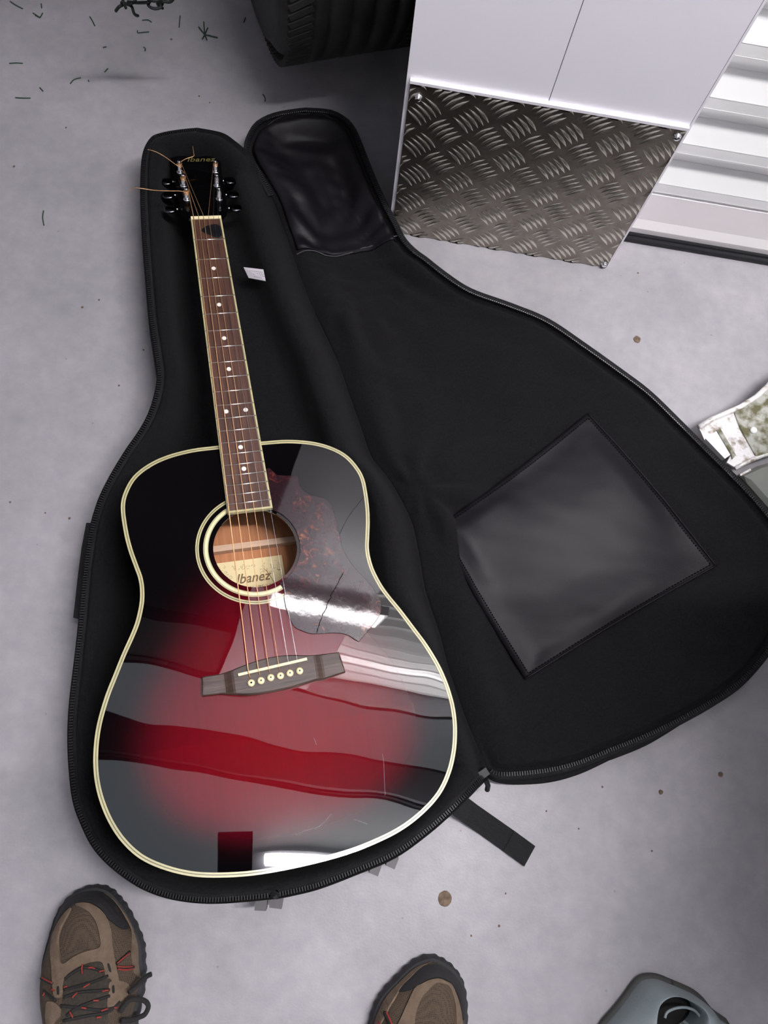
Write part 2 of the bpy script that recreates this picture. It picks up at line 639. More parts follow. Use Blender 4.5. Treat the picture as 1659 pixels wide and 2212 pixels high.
# roller door right of the pillar
XD0, XD1, YD = 0.30, 2.48, 0.895
door = structure(empty('door_1', loc=(0, 0, 0)))
pitch = 0.0867
def slat_profile(z0):
    # going up from z0: recessed underside, crest face, sloping top, each slat hooked under the next one
    return [(YD + 0.0160, z0), (YD + 0.0158, z0 + 0.003), (YD + 0.0010, z0 + 0.0300), (YD - 0.0005, z0 + 0.0335), (YD - 0.0005, z0 + 0.0375),
            (YD - 0.0005, z0 + 0.0505), (YD + 0.0010, z0 + 0.0545), (YD + 0.0150, z0 + 0.0820), (YD + 0.0162, z0 + pitch - 0.0006)]


def slat_mesh():
    pr = slat_profile(0)
    prof = cr(pr, 4, closed=False)
    n = len(prof)
    v = []
    for x in (XD0, XD1):
        for y, z in prof:
            v.append((x, y, z))
        for y, z in prof[::-1]:
            v.append((x, y + 0.0012, z))
    m2 = 2 * n
    f = [(i, (i + 1) % m2, m2 + (i + 1) % m2, m2 + i) for i in range(m2)]
    return mesh('slat', v, f, M_slat, door, True)


first = slat_mesh()
first.location.z = 0.0663
for k in range(1, 29):
    o = first.copy()
    C.objects.link(o)
    o.location.z = 0.0663 + pitch * k
g = G()
g.prism([(YD - 0.004, 0.0), (YD + 0.02, 0.0), (YD + 0.02, 0.096), (YD + 0.014, 0.092), (YD + 0.001, 0.082), (YD - 0.001, 0.066), (YD - 0.006, 0.028), (YD - 0.014, 0.014), (YD - 0.014, 0.0)][::-1], 0, 1)
v = [(XD0 + q[2] * (XD1 - XD0), q[0], 0.010 + q[1] * 0.98) for q in g.v]
rail = mesh('bottom_rail', v, g.f, M_rail, door)
rail['label'] = 'brushed aluminium bottom rail'
for i, (yy, zz, r) in enumerate([(YD - 0.013, 0.0065, 0.0065), (YD - 0.022, 0.0055, 0.0055)]):
    G().tube([(XD0, yy, zz), (XD1, yy, zz)], r, 8).make('rubber_seal', M_rubber, door, True)
# dark backing behind the curtain
structure(G().box((1.43, 0.925, 1.30), (2.16, 0.012, 2.58)).make('trim_3', M_dark))

# ------------------------------------------------------------------ white pillar panel with tread-plate guard
YP = 0.814
pil = empty('pillar_panel', 'white metal pillar panel with a centre seam and a tread-plate guard at its foot, left of the roller door', 'panel', (0.155, YP, 0))
PX0, PX1, PH = -0.0275, 0.3375, 2.59
def loc_g(g, o):
    l = o.location
    g.v = [(q[0] - l[0], q[1] - l[1], q[2] - l[2]) for q in g.v]
    return g


for a, b in ((PX0, 0.1518), (0.1528, PX1)):
    g = G().box(((a + b) / 2, YP + 0.0035, PH / 2), (b - a, 0.005, PH))
    loc_g(g, pil).make('panel_sheet', M_white, pil)
loc_g(G().box((PX0 - 0.0025, YP + 0.0075, PH / 2), (0.005, 0.013, PH)), pil).make('edge_trim', M_white, pil)
loc_g(G().box((PX1 + 0.0022, YP + 0.0420, PH / 2), (0.003, 0.082, PH)), pil).make('edge_trim', M_white, pil)
loc_g(G().box((0.1523, YP + 0.004, PH / 2), (0.002, 0.004, PH)), pil).make('seam', M_seam, pil)
loc_g(G().box(((PX0 + PX1) / 2, YP - 0.0012, 0.3155), (PX1 - PX0, 0.0065, 0.0045)), pil).make('cover_strip', M_white, pil)
KZ = 0.312
kick = loc_g(G().box(((PX0 + PX1) / 2, YP - 0.0005, KZ / 2 + 0.001), (PX1 - PX0 - 0.001, 0.003, KZ)), pil).make('kick_plate', M_kick, pil)
kick['label'] = 'aluminium tread plate with five-bar pattern'
g = G()
def bar(cx_, cz_, ang):
    L_, w_, h_ = 0.0345, 0.0056, 0.0026
    ca, sa = math.cos(ang), math.sin(ang)
    sec = [(-0.5, 0.0, 0.1), (-0.28, 0.62, 0.75), (0.0, 1.0, 1.0), (0.28, 0.62, 0.75), (0.5, 0.0, 0.1)]
    v = []
    for t, w, h in sec:
        for side in (-1, 0, 1):
            lx, lz = t * L_, side * w * w_ / 2 + 0.0016 * (1 - 4 * t * t)
            X = cx_ + lx * ca - lz * sa
            Z = cz_ + lx * sa + lz * ca
            v.append((X, YP - 0.002 - (h * h_ if side == 0 else 0), Z))
    xs = [q[0] for q in v]
    zs = [q[2] for q in v]
    if min(xs) < PX0 + 0.001 or max(xs) > PX1 - 0.001 or min(zs) < 0.002 or max(zs) > KZ - 0.001:
        # clip bars cut by the plate's edge
        v = [(min(max(q[0], PX0 + 0.001), PX1 - 0.001), q[1], min(max(q[2], 0.002), KZ - 0.001)) for q in v]
        if max(q[0] for q in v) - min(q[0] for q in v) < 0.004 or max(q[2] for q in v) - min(q[2] for q in v) < 0.004:
            return
    f = []
    for i in range(4):
        for s in range(2):
            f.append((i * 3 + s, i * 3 + s + 1, (i + 1) * 3 + s + 1, (i + 1) * 3 + s))
    g.add(v, f)


for j in range(-1, 6):
    for i in range(-1, 7):
        for typ in (0, 1):
            cx_ = -0.0047 + 0.0648 * i + (0.0324 if typ else 0)
            cz_ = 0.268 - 0.0617 * j - (0.0300 if typ else 0)
            for k in range(-2, 3):
                s = k * 0.0061
                if typ == 0:
                    bar(cx_ + s, cz_ + s, -PI / 4)
                else:
                    bar(cx_ + s, cz_ - s, PI / 4)
o = loc_g(g, pil).make('raised_bars', M_bar, kick, True)
o.location = (0, 0, 0)
o['kind'] = 'stuff'
for (bx, bz) in ((-0.0145, 0.2915), (0.329, 0.300), (-0.017, 0.012), (0.331, 0.0105)):
    g = G().lathe([(0.0058, 0), (0.0058, 0.0012), (0.0042, 0.0018), (0.0042, 0.0042), (0.0034, 0.0052), (0.001, 0.0056)], 14,
                  (bx, YP - 0.002, bz), ax=((1, 0, 0), (0, 0, 1), (0, -1, 0)))
    loc_g(g, pil).make('bolt', M_chrome, kick, True)

# ------------------------------------------------------------------ lamps of the place (above the frame)
def ceiling_lamp(name, x0, x1, y0, y1, m, label):
    t = empty(name, label, 'light', ((x0 + x1) / 2, (y0 + y1) / 2, WH))
    w, d = x1 - x0, y1 - y0
    g = G().box((0, 0, -0.012), (w + 0.03, d + 0.03, 0.022))
    g.make('housing', M_beam, t)
    G().box((0, 0, -0.0255), (w, d, 0.004)).make('diffuser', m, t)
    return t


ceiling_lamp('ceiling_light', -0.45, 1.9, 0.585, 0.795, M_diff, 'long flat ceiling light nearest the roller door')
ceiling_lamp('ceiling_light', -0.45, 1.9, -0.12, 0.41, M_diff, 'wide flat ceiling light right above the guitar')
t = empty('tube_light', 'bright bare tube light under the ceiling beside the wide flat light', 'light', (0.86, 0.23, 2.5))
t.rotation_euler.z = 0.18
G().box((0, 0, 0.05), (1.3, 0.06, 0.06)).make('housing', M_beam, t)
G().tube([(-0.6, 0, -0.01), (0.6, 0, -0.01)], 0.019, 12).make('tube', M_tube, t, True)
t = empty('wall_light', 'short batten light fixed across the pillar panel above head height', 'light', (0.215, YP - 0.03, 1.62))
G().box((0, 0.012, 0), (0.38, 0.03, 0.10)).make('housing', M_slat, t)
G().box((0, -0.006, -0.002), (0.36, 0.012, 0.085)).make('diffuser', M_batt, t)

# ------------------------------------------------------------------ guitar
GA = np.array([[0.32860649164374617, 0.9398047278957962, 0.09372751503318953],
               [-0.9398920426007252, 0.31564465315674833, 0.13027433050832432],
               [0.09284784276128771, -0.130902736252013, 0.9870378674277451]])
GT = np.array([-0.289538009983003, 0.6807104432127136, -0.9886226285087105 + H])
GM = Matrix.Identity(4)
for i in range(3):
    for j in range(3):
        GM[i][j] = GA[i][j]
    GM[i][3] = GT[i]


def LOC(px, py, z=-0.008):
    """guitar coordinates (m) of the point where a sight line meets the guitar plane z"""
    d = ray(px, py)
    n = GA[:, 2]
    o_ = GA @ np.array([0, 0, z]) + GT - np.array([0, 0, H])
    k = (n @ o_) / (n @ d)
    Pw = d * k + np.array([0, 0, H])
    return GA.T @ (Pw - GT)


gt = empty('acoustic_guitar', 'acoustic guitar with glossy red and black sunburst top lying in the open gig bag', 'guitar', mw=GM)
ZT = -0.008
half = [(359.5, 0.01), (359.5, 14), (360, 28.2), (361, 60.5), (366.5, 91), (376, 115), (390, 134), (408.5, 146), (429, 152), (460, 151.3), (484.5, 148.2), (507, 143.2), (523, 139.6),
        (538, 139), (554, 141), (574, 147), (590, 154.5), (609, 164.8), (632, 176), (654, 186.5), (680, 196), (702, 201), (723, 203.2), (742, 202.8), (762, 199.5), (784, 192.5), (806, 181),
        (826, 164), (842, 140), (854, 112), (861.5, 80), (866, 45), (867.5, 0.01)]
pts = [(a / 1000, b / 1000) for a, b in half] + [(a / 1000, -b / 1000) for a, b in half[-2:0:-1]]
OUT = cr(pts, 5)
OUT = np.array([q for i, q in enumerate(OUT) if np.linalg.norm(q - OUT[i - 1]) > 1e-5])
nO = len(OUT)
HC, HR = (0.503, 0.0003), 0.0508


def dome(x, y):
    # slight arch of the top, highest at the bridge
    r2 = ((x - 0.66) / 0.26) ** 2 + (y / 0.21) ** 2
    return 0.0016 * max(0.0, 1 - r2)


def ring(pout, pin, z0, z1, name, m, parent):
    """flat ring between two closed outlines with the same number of points"""
    n = len(pout)
    v = [(p[0], p[1], z0) for p in pout] + [(p[0], p[1], z1) for p in pout] + [(p[0], p[1], z1) for p in pin] + [(p[0], p[1], z0) for p in pin]
    f = []
    for i in range(n):
        j = (i + 1) % n
        for l in range(4):
            l2 = (l + 1) % 4
            f.append((l * n + i, l * n + j, l2 * n + j, l2 * n + i))
    return mesh(name, v, f, m, parent)


# top plate with the sound hole cut through it
def top_plate():
    o_ = inset(OUT, 0.0044)
    bm = bmesh.new()
    vo = [bm.verts.new((p[0], p[1], ZT)) for p in o_]
    nh = 72
    vi = [bm.verts.new((HC[0] + HR * math.cos(2 * PI * k / nh), HC[1] + HR * math.sin(2 * PI * k / nh), ZT)) for k in range(nh)]
    ed = [bm.edges.new((vo[i], vo[(i + 1) % len(vo)])) for i in range(len(vo))]
    ed += [bm.edges.new((vi[i], vi[(i + 1) % nh])) for i in range(nh)]
    bmesh.ops.triangle_fill(bm, use_beauty=True, edges=ed)
    bmesh.ops.recalc_face_normals(bm, faces=bm.faces)
    if sum(f.normal.z for f in bm.faces) < 0:
        bmesh.ops.reverse_faces(bm, faces=bm.faces)
    # thickness at the hole
    lo = [bm.verts.new((v.co.x, v.co.y, ZT - 0.003)) for v in vi]
    for i in range(nh):
        j = (i + 1) % nh
        bm.faces.new((vi[j], vi[i], lo[i], lo[j]))
    me = bpy.data.meshes.new('top')
    bm.to_mesh(me)
    bm.free()
    me.materials.append(M_burst)
    ob = bpy.data.objects.new('top', me)
    C.objects.link(ob)
    ob.parent = gt
    return ob


top = top_plate()
top['label'] = 'glossy red and black sunburst top'


def depth(x):
    return 0.098 + 0.02 * (x - 0.36) / 0.52


g = G()
loops = []
for k, (zf, ins) in enumerate(((0, 0.0), (0.06, 0.0), (0.94, 0.0), (1.0, 0.0))):
    loops.append([(p[0], p[1], ZT - 0.0002 - zf * depth(p[0])) for p in inset(OUT, 0.0001)])
v = [q for l in loops for q in l]
f = [(l * nO + i, l * nO + (i + 1) % nO, (l + 1) * nO + (i + 1) % nO, (l + 1) * nO + i) for l in range(3) for i in range(nO)]
mesh('side', v, f, M_black, gt, True)
bk = inset(OUT, 0.0005)
g = G()
g.add([(p[0], p[1], ZT - depth(p[0]) + 0.003) for p in bk] + [(p[0], p[1], ZT - depth(p[0])) for p in bk],
      [tuple(range(nO)), tuple(range(2 * nO - 1, nO - 1, -1))] + [(i, (i + 1) % nO, nO + (i + 1) % nO, nO + i) for i in range(nO)])
g.make('back', M_inside, gt)
ring(inset(OUT, -0.0004), inset(OUT, 0.0017), ZT - 0.006, ZT + 0.0004, 'binding', M_cream, gt)
ring(inset(OUT, 0.0017), inset(OUT, 0.0026), ZT - 0.002, ZT + 0.0003, 'purfling', M_olive, gt)
ring(inset(OUT, 0.0026), inset(OUT, 0.0045), ZT - 0.002, ZT + 0.0004, 'binding', M_cream, gt)


def annulus(r0, r1, z0, z1, m, name, a0=0, a1=2 * PI, n=120):
    closed = abs(a1 - a0) > 2 * PI - 1e-6
    g = G()
    k_ = n if closed else n + 1
    v = []
    for k in range(k_):
        a = a0 + (a1 - a0) * k / n
        for r, z in ((r0, z0), (r0, z1), (r1, z1), (r1, z0)):
            v.append((HC[0] + r * math.cos(a), HC[1] + r * math.sin(a), z))
    f = []
    for k in range(n):
        a = k * 4
        b = ((k + 1) % k_) * 4
        for l in range(4):
            l2 = (l + 1) % 4
            f.append((a + l, b + l, b + l2, a + l2))
    g.add(v, f)
    return g.make(name, m, gt)


# rosette: bright inner ring, thinner outer ring; both end at the pickguard
annulus(0.0566, 0.0580, ZT - 0.001, ZT + 0.0002, M_cream, 'rosette_ring', PI * -1.08, PI * 0.22)
annulus(0.0580, 0.0612, ZT - 0.001, ZT + 0.0003, M_bone, 'rosette_ring', PI * -1.08, PI * 0.22)
annulus(0.0615, 0.0627, ZT - 0.001, ZT + 0.0002, M_cream, 'rosette_ring', PI * -1.08, PI * 0.22)
annulus(0.0678, 0.0694, ZT - 0.001, ZT + 0.0002, M_cream, 'rosette_ring', PI * -1.08, PI * 0.20)
annulus(0.0694, 0.0704, ZT - 0.001, ZT + 0.0002, M_olive, 'rosette_ring', PI * -1.08, PI * 0.20)
annulus(0.0704, 0.0720, ZT - 0.001, ZT + 0.0002, M_cream, 'rosette_ring', PI * -1.08, PI * 0.20)

# pickguard
pg_px = [(581, 1011), (598, 1026.6), (622, 1028), (643.5, 1028.5), (645.4, 1043.7), (653, 1057), (670, 1070), (697, 1076), (712, 1087), (721.4, 1106), (727, 1129),
         (734.7, 1161), (742, 1190), (765, 1226), (793.5, 1256), (812.5, 1281), (823, 1304), (822, 1323), (816, 1336), (805, 1351), (788, 1372), (774.5, 1387),
         (757.5, 1376), (738.5, 1369), (712, 1368), (674, 1370), (651, 1362.6), (636, 1355), (626.5, 1338), (619, 1319), (614, 1296), (613.5, 1275)]
pg = []
for i, q in enumerate(pg_px):
    p = LOC(*q)
    pg.append((p[0], p[1]))
sharp = {0, 3, 21}
P2 = []
for i in range(len(pg)):
    P2.append(pg[i])
    if i + 1 < len(pg) and i not in (0, 1, 2, 3) and i + 1 not in (21,) and i != 21:
        a, b, c, d = (np.array(pg[max(i - 1, 0)]), np.array(pg[i]), np.array(pg[i + 1]), np.array(pg[min(i + 2, len(pg) - 1)]))
        for t in (0.33, 0.66):
            P2.append(tuple(0.5 * ((2 * b) + (c - a) * t + (2 * a - 5 * b + 4 * c - d) * t * t + (3 * b - a - 3 * c + d) * t ** 3)))
aS = math.atan2(pg[-1][1] - HC[1], pg[-1][0] - HC[0])
aE = math.radians(152)
for k in range(26):
    a = aS + (aE - aS) * k / 25
    P2.append((HC[0] + 0.0544 * math.cos(a), HC[1] + 0.0544 * math.sin(a)))
P2.append((0.452, 0.0265))
P2.append((0.40, 0.0255))
pgo = G().prism(P2, ZT + 0.0002, ZT + 0.0014, bev=0.0004).make('pickguard', M_tort, gt)
pgo['label'] = 'cracked tortoiseshell pickguard'
ck = [(742.6, 1237), (735, 1250), (731, 1259), (729, 1262), (722, 1275), (715, 1285), (715, 1291), (707, 1303), (703, 1318), (697, 1327), (694, 1336), (688, 1350), (684, 1368)]
cp = [tuple(LOC(*q)) for q in ck]
g = G()
cpp = []
for i in range(len(cp) - 1):
    a, b = np.array(cp[i]), np.array(cp[i + 1])
    for t in (0, 0.34, 0.67):
        q = a + (b - a) * t
        cpp.append((q[0] + random.uniform(-.0006, .0006), q[1] + random.uniform(-.0007, .0007), ZT + 0.0012))
cpp.append((cp[-1][0], cp[-1][1], ZT + 0.0012))
g.tube(cpp, [0.00035 + 0.00035 * abs(math.sin(i * 1.3)) for i in range(len(cpp))], 5)
g.make('crack', mat('crack_black', (0.002, 0.002, 0.002), rough=0.9, spec=0.1), pgo)

# inside of the body seen through the hole
ZB = ZT - 0.1
def qloc(px, py, z):
    p = LOC(px, py, z)
    return (p[0], p[1])


b0 = qloc(461.8, 1181, -0.097)
b1 = qloc(636.6, 1160, -0.097)
b2 = qloc(636.6, 1171, -0.097)
b3 = qloc(461.8, 1194.7, -0.097)
xa = (b0[0] + b1[0]) / 2
xb = (b2[0] + b3[0]) / 2
G().box(((xa + xb) / 2, 0, -0.100), (xb - xa, 0.26, 0.012)).make('brace', M_brace, gt)
l0 = qloc(455, 1221, -0.1035)
l1 = qloc(608, 1197, -0.1035)
LX = (l0[0] + l1[0]) / 2
lab = G().box((LX + 0.035, l1[1] - 0.052, -0.1036), (0.07, 0.104, 0.0006)).make('paper_label', M_paper, gt)
lab['label'] = 'parchment maker label seen through the sound hole'
lc = LOC(545, 1248, -0.103)
RT = Matrix(((0, 1, 0, 0), (-1, 0, 0, 0), (0, 0, 1, 0), (0, 0, 0, 1)))  # unused helper orientation
# letters read along +y (to the right), upright towards -x (towards the head)
OR = Matrix(((0, -1, 0, 0), (1, 0, 0, 0), (0, 0, 1, 0), (0, 0, 0, 1)))
text('lettering', 'Ibanez', 0.0185, M_brown, lab, Matrix.Translation((lc[0], lc[1], -0.1031)) @ OR, shear=0.35, xs=0.95, offset=0.0003)
lc2 = LOC(560, 1268, -0.103)
text('lettering', 'V206-VBS-2-02', 0.0065, M_brown, lab, Matrix.Translation((lc2[0], lc2[1], -0.1031)) @ OR, xs=1.0)
g = G()
random.seed(3)
for (cy_, sx, sy, nn) in ((l1[1] - 0.018, 0.018, 0.013, 26), (l1[1] - 0.048, 0.008, 0.02, 14), (l1[1] - 0.085, 0.018, 0.014, 26)):
    for k in range(nn):
        a0 = random.uniform(0, 6.28)
        r = random.uniform(0.0010, 0.0022)
        ox = LX + 0.006 + random.uniform(0, sx)
        oy = cy_ + random.uniform(-sy, sy)
        g.tube([(ox + r * math.cos(a0 + t * 0.9), oy + r * math.sin(a0 + t * 0.9), -0.1032) for t in range(5)], 0.00022, 3)
g.tube([(LX + 0.018 + t * 0.006, l1[1] - 0.024 + 0.009 * math.sin(t * 0.35), -0.1032) for t in range(7)], 0.0005, 3)
o = g.make('printed_ornament', M_brown, lab)
o['kind'] = 'stuff'

# fretboard, frets, nut, dots
def fx(n):
    return 0.650 * (1 - 2 ** (-n / 12))


def fw(x):
    return (0.0428 + (0.0526 - 0.0428) * x / fx(14)) / 2


XE = 0.4565
fbm = G().prism([(0, -fw(0)), (XE, -fw(XE)), (XE, fw(XE)), (0, fw(0))], ZT + 0.0002, 0.0).make('fretboard', M_rose, gt)
bt = 0.0021
g = G()
for s in (-1, 1):
    g.prism([(0, s * (fw(0) - bt)), (XE, s * (fw(XE) - bt)), (XE, s * (fw(XE) + 0.0002)), (0, s * (fw(0) + 0.0002))][::s], ZT + 0.0015, 0.0004)
g.prism([(XE - 0.0022, -fw(XE)), (XE + 0.0002, -fw(XE)), (XE + 0.0002, fw(XE)), (XE - 0.0022, fw(XE))], ZT + 0.0015, 0.00045)
g.make('fretboard_binding', M_cream, fbm)
for n in range(1, 21):
    x = fx(n)
    w = fw(x) - 0.0004
    G().tube([(x, -w, 0.0002), (x, w, 0.0002)], 0.0010, 8).make('fret', M_fret, fbm, True)
for n, ys in ((3, (0,)), (5, (0,)), (7, (0,)), (9, (0,)), (12, (-0.0115, 0.0135)), (15, (0,)), (17, (0,))):
    x = (fx(n) + fx(n - 1)) / 2
    for y in ys:
        G().lathe([(0.0030, -0.001), (0.0030, 0.0003)], 18, (x, y, 0)).make('inlay_dot', M_dot, fbm)
nut = G().prism([(-0.0050, -0.0214), (0, -0.0214), (0, 0.0214), (-0.0050, 0.0214)], -0.006, 0.0022, bev=0.0008).make('nut', M_bone, gt)

# neck shaft
v = []
nn = 13
xs = [-0.004, 0.02, 0.2, 0.31, 0.345, 0.362]
dz = [0.014, 0.0145, 0.0165, 0.020, 0.045, 0.088]
for x, d in zip(xs, dz):
    for k in range(nn):
        a = PI * k / (nn - 1)
        v.append((x, fw(max(x, 0)) * math.cos(a), ZT + 0.0004 - d * math.sin(a) ** 0.8))
f = [(i * nn + k, i * nn + k + 1, (i + 1) * nn + k + 1, (i + 1) * nn + k) for i in range(len(xs) - 1) for k in range(nn - 1)]
f += [(i * nn, (i + 1) * nn, (i + 1) * nn + nn - 1, i * nn + nn - 1) for i in range(len(xs) - 1)]
f += [tuple(range(nn))]
mesh('neck', v, f, M_black, gt, True)

# headstock frame
ha = math.radians(13)
hh = np.array([-math.cos(ha), 0, -math.sin(ha)])
hn = np.array([-math.sin(ha), 0, math.cos(ha)])
ho = np.array([-0.004, 0, -0.0035])


def HP(h, y, z=0.0):
    return tuple(ho + hh * h + np.array([0, y, 0]) + hn * z)


def LOCH(px, py):
    """(h, y) on the headstock face"""
    d = GA.T @ ray(px, py)
    c = GA.T @ (np.array([0, 0, H]) - GT)
    k = ((ho - c) @ hn) / (d @ hn)
    q = c + d * k - ho
    return q @ hh, q[1]


hs = [(0, 0.0205), (0.012, 0.0225), (0.026, 0.031), (0.034, 0.0335), (0.09, 0.0352), (0.150, 0.0372), (0.158, 0.033), (0.161, 0.018), (0.157, 0.0)]
hs = hs + [(a, -b) for a, b in hs[-2::-1]]
hs = cr(hs, 3, closed=True)
g = G()
n = len(hs)
v = [HP(a, b, 0) for a, b in hs] + [HP(a, b, -0.015) for a, b in hs]
g.add(v, [tuple(range(n)), tuple(range(2 * n - 1, n - 1, -1))] + [(i, (i + 1) % n, n + (i + 1) % n, n + i) for i in range(n)])
head = g.make('headstock', M_black, gt)
tl = LOCH(433, 345)
HM = Matrix.Identity(4)
pos = HP(tl[0], tl[1], 0.0003)
for i in range(3):
    HM[i][0] = (0, 1, 0)[i]
    HM[i][1] = hh[i]
    HM[i][2] = hn[i]
    HM[i][3] = pos[i]
text('lettering', 'Ibanez', 0.0165, M_gold, head, HM, shear=0.3)

post_px = [(404, 431), (397, 401), (389, 372), (466, 371), (469, 401), (474, 430)]
posts = []
HAX = ((0, 1, 0), tuple(-hh), tuple(hn))
for i, q in enumerate(post_px):
    h, y = LOCH(*q)
    y = max(-0.0275, min(0.0275, y))
    posts.append((h, y))
    s = -1 if i < 3 else 1
    t = G()
    tn = G().lathe([(0.0056, 0), (0.0056, 0.001), (0.0048, 0.0022), (0.0036, 0.0026), (0.0030, 0.003), (0.0030, 0.0125), (0.0024, 0.0135), (0.0024, 0.0165), (0.0031, 0.0172), (0.0026, 0.0188)], 18,
                   HP(h, y, 0.0), ax=HAX).make('tuner_post', M_chrome, gt, True)
    tn['label'] = 'chrome tuner post'
    g = G()
    c = HP(h - 0.004, s * 0.0475, -0.013)
    R_ = [np.array((0, 1, 0.0)), np.array(tuple(-hh)), np.array(tuple(hn))]
    m_, n_ = 9, 14
    v = []
    for a in range(m_ + 1):
        th = PI * a / m_
        for b in range(n_):
            ph = 2 * PI * b / n_
            x_ = 0.0095 * math.cos(th)
            y_ = 0.0088 * math.sin(th) ** 0.6 * math.cos(ph)
            z_ = 0.0036 * math.sin(th) ** 0.6 * math.sin(ph)
            v.append(tuple(np.array(c) + R_[0] * x_ + R_[1] * y_ + R_[2] * z_))
    f = [(a * n_ + b, a * n_ + (b + 1) % n_, (a + 1) * n_ + (b + 1) % n_, (a + 1) * n_ + b) for a in range(m_) for b in range(n_)]
    btn = mesh('tuner_button', v, f, M_chrome_black if 'M_chrome_black' in globals() else M_black, gt, True)
    G().tube([HP(h - 0.004, s * 0.034, -0.013), HP(h - 0.004, s * 0.042, -0.013)], 0.0022, 10).make('tuner_shaft', M_chrome, btn, True)

# strings
spn = [-0.0175, -0.0105, -0.0035, 0.0035, 0.0105, 0.0175]
sps = [-0.0270, -0.0162, -0.0054, 0.0054, 0.0162, 0.0270]
rad = [0.00068, 0.00054, 0.00044, 0.00034, 0.00022, 0.00017]
pin_px = [(542.6, 1475.9), (563.7, 1471), (584.7, 1464.4), (605.5, 1460.5), (626, 1454.8), (647, 1450)]
zs_ = 0.0048
sad_px = [(536.5, 1452), (558, 1447), (580, 1442), (602, 1437), (623, 1431.5), (642, 1427)]
pins = []
for i in range(6):
    ps = LOC(sad_px[i][0], sad_px[i][1], zs_)
    pp = LOC(pin_px[i][0], pin_px[i][1], 0.002)
    pins.append(pp)
    h, y = posts[i]
    inn = -1 if y > 0 else 1
    pt = HP(h, y + inn * 0.0028, 0.0145)
    pl = [pt, (-0.0050, spn[i], 0.0026), (0.0, spn[i], 0.0026), (ps[0], ps[1], zs_ + rad[i]), (pp[0] - 0.0035, pp[1], 0.0008)]
    r = rad[i]
    st = G()
    st.tube(pl, r, 7)
    # windings round the post
    wind = []
    for k in range(29):
        a = 2 * PI * k / 8
        rr_ = 0.0032 + r
        wind.append(HP(h + rr_ * math.cos(a), y + rr_ * math.sin(a), 0.0150 - k * 0.00010 * (2 if i < 4 else 3)))
    st.tube(wind, r, 5)
    so = st.make('string', M_bronze if i < 4 else M_steel, gt, True)
    so['label'] = 'bronze wound string' if i < 4 else 'thin plain steel string'

# loose string ends curling off the posts
def LOCN(px, py, up_):
    """point on sight line at a height up_ above the headstock face"""
    d = GA.T @ ray(px, py)
    c = GA.T @ (np.array([0, 0, H]) - GT)
    o2 = ho + hn * up_
    k = ((o2 - c) @ hn) / (d @ hn)
    return tuple(c + d * k)


curls = [([(388, 361), (376, 353), (364, 344), (352, 336), (338, 328.5), (328, 325), (319, 323)], 0.0005, 0.016, 0.034),
         ([(386, 356), (390, 350), (402, 343), (417, 338), (419, 334), (417.5, 325), (416.5, 316)], 0.0006, 0.016, 0.022),
         ([(401, 418), (396, 414), (386, 412.5), (370, 412.5), (352, 412), (338, 411.5), (328, 410.5), (312, 408), (294.5, 405.7), (288, 407), (282, 411)], 0.0006, 0.016, 0.046),
         ([(390, 366), (397, 372), (399, 379), (399, 385)], 0.0005, 0.018, 0.016)]
for pts_, r, u0, u1 in curls:
    n = len(pts_)
    P = [LOCN(p[0], p[1], u0 + (u1 - u0) * i / (n - 1)) for i, p in enumerate(pts_)]
    G().tube(cr(P, 4, False), r, 6).make('loose_string_end', M_bronze, gt, True)

# bridge
br_px = [(120, 1365), (250, 1345), (330, 1325), (390, 1300), (450, 1277), (520, 1253), (610, 1230), (700, 1217), (790, 1214), (870, 1217), (940, 1212), (1020, 1198), (1103, 1188), (1128, 1260), (1150, 1330),
         (1060, 1360), (990, 1385), (930, 1393), (860, 1415), (760, 1445), (640, 1472), (520, 1492), (440, 1499), (350, 1494), (250, 1488), (120, 1503), (118, 1430)]
BP = [qloc(400 + a / 3.318, 1050 + b / 3.318, -0.002) for a, b in br_px]
n = len(BP)
Bn = np.array(BP)
cen = Bn.mean(0)
g = G()
v = []
def bz(y):
    # thick middle, scooped thin wings
    t = min(1.0, max(0.0, (abs(y) - 0.046) / 0.012))
    t = t * t * (3 - 2 * t)
    return 0.0018 * (1 - t) + (-0.0028) * t
for p in BP:
    v.append((p[0], p[1], ZT + 0.0002))
for p in BP:
    v.append((p[0], p[1], bz(p[1]) - 0.0010))
for p in inset(Bn, 0.0012):
    v.append((p[0], p[1], bz(p[1])))
f = [(l * n + i, l * n + (i + 1) % n, (l + 1) * n + (i + 1) % n, (l + 1) * n + i) for l in range(2) for i in range(n)]
g.add(v, f)
# top surface as strips across y
P3 = inset(Bn, 0.0012)
ks = sorted(P3, key=lambda q: q[1])
bm = bmesh.new()
def xr(y):
    lo_, hi_ = [], []
    m = len(P3)
    for i in range(m):
        a, b = P3[i], P3[(i + 1) % m]
        if (a[1] - y) * (b[1] - y) <= 0 and abs(a[1] - b[1]) > 1e-9:
            t = (y - a[1]) / (b[1] - a[1])
            lo_.append(a[0] + (b[0] - a[0]) * t)
    return min(lo_), max(lo_)
ys = np.linspace(P3[:, 1].min() + 0.0015, P3[:, 1].max() - 0.0015, 60)
vv = []
for y in ys:
    a, b = xr(y)
    for t in (0, 0.5, 1):
        vv.append((a + (b - a) * t, y, bz(y) + (0.0002 if t == 0.5 else 0.0)))
ff = [(i * 3 + s, i * 3 + s + 1, (i + 1) * 3 + s + 1, (i + 1) * 3 + s) for i in range(59) for s in range(2)]
g.add(vv, ff)
g.prism(inset(Bn, 0.0015), ZT + 0.0002, -0.0032)
bridge = g.make('bridge', M_rose2, gt)
bridge['label'] = 'dark rosewood bridge'
s0 = LOC(514.5, 1458, zs_ - 0.001)
s1 = LOC(663, 1423.5, zs_ - 0.001)
dv = np.array([s1[0] - s0[0], s1[1] - s0[1], 0])
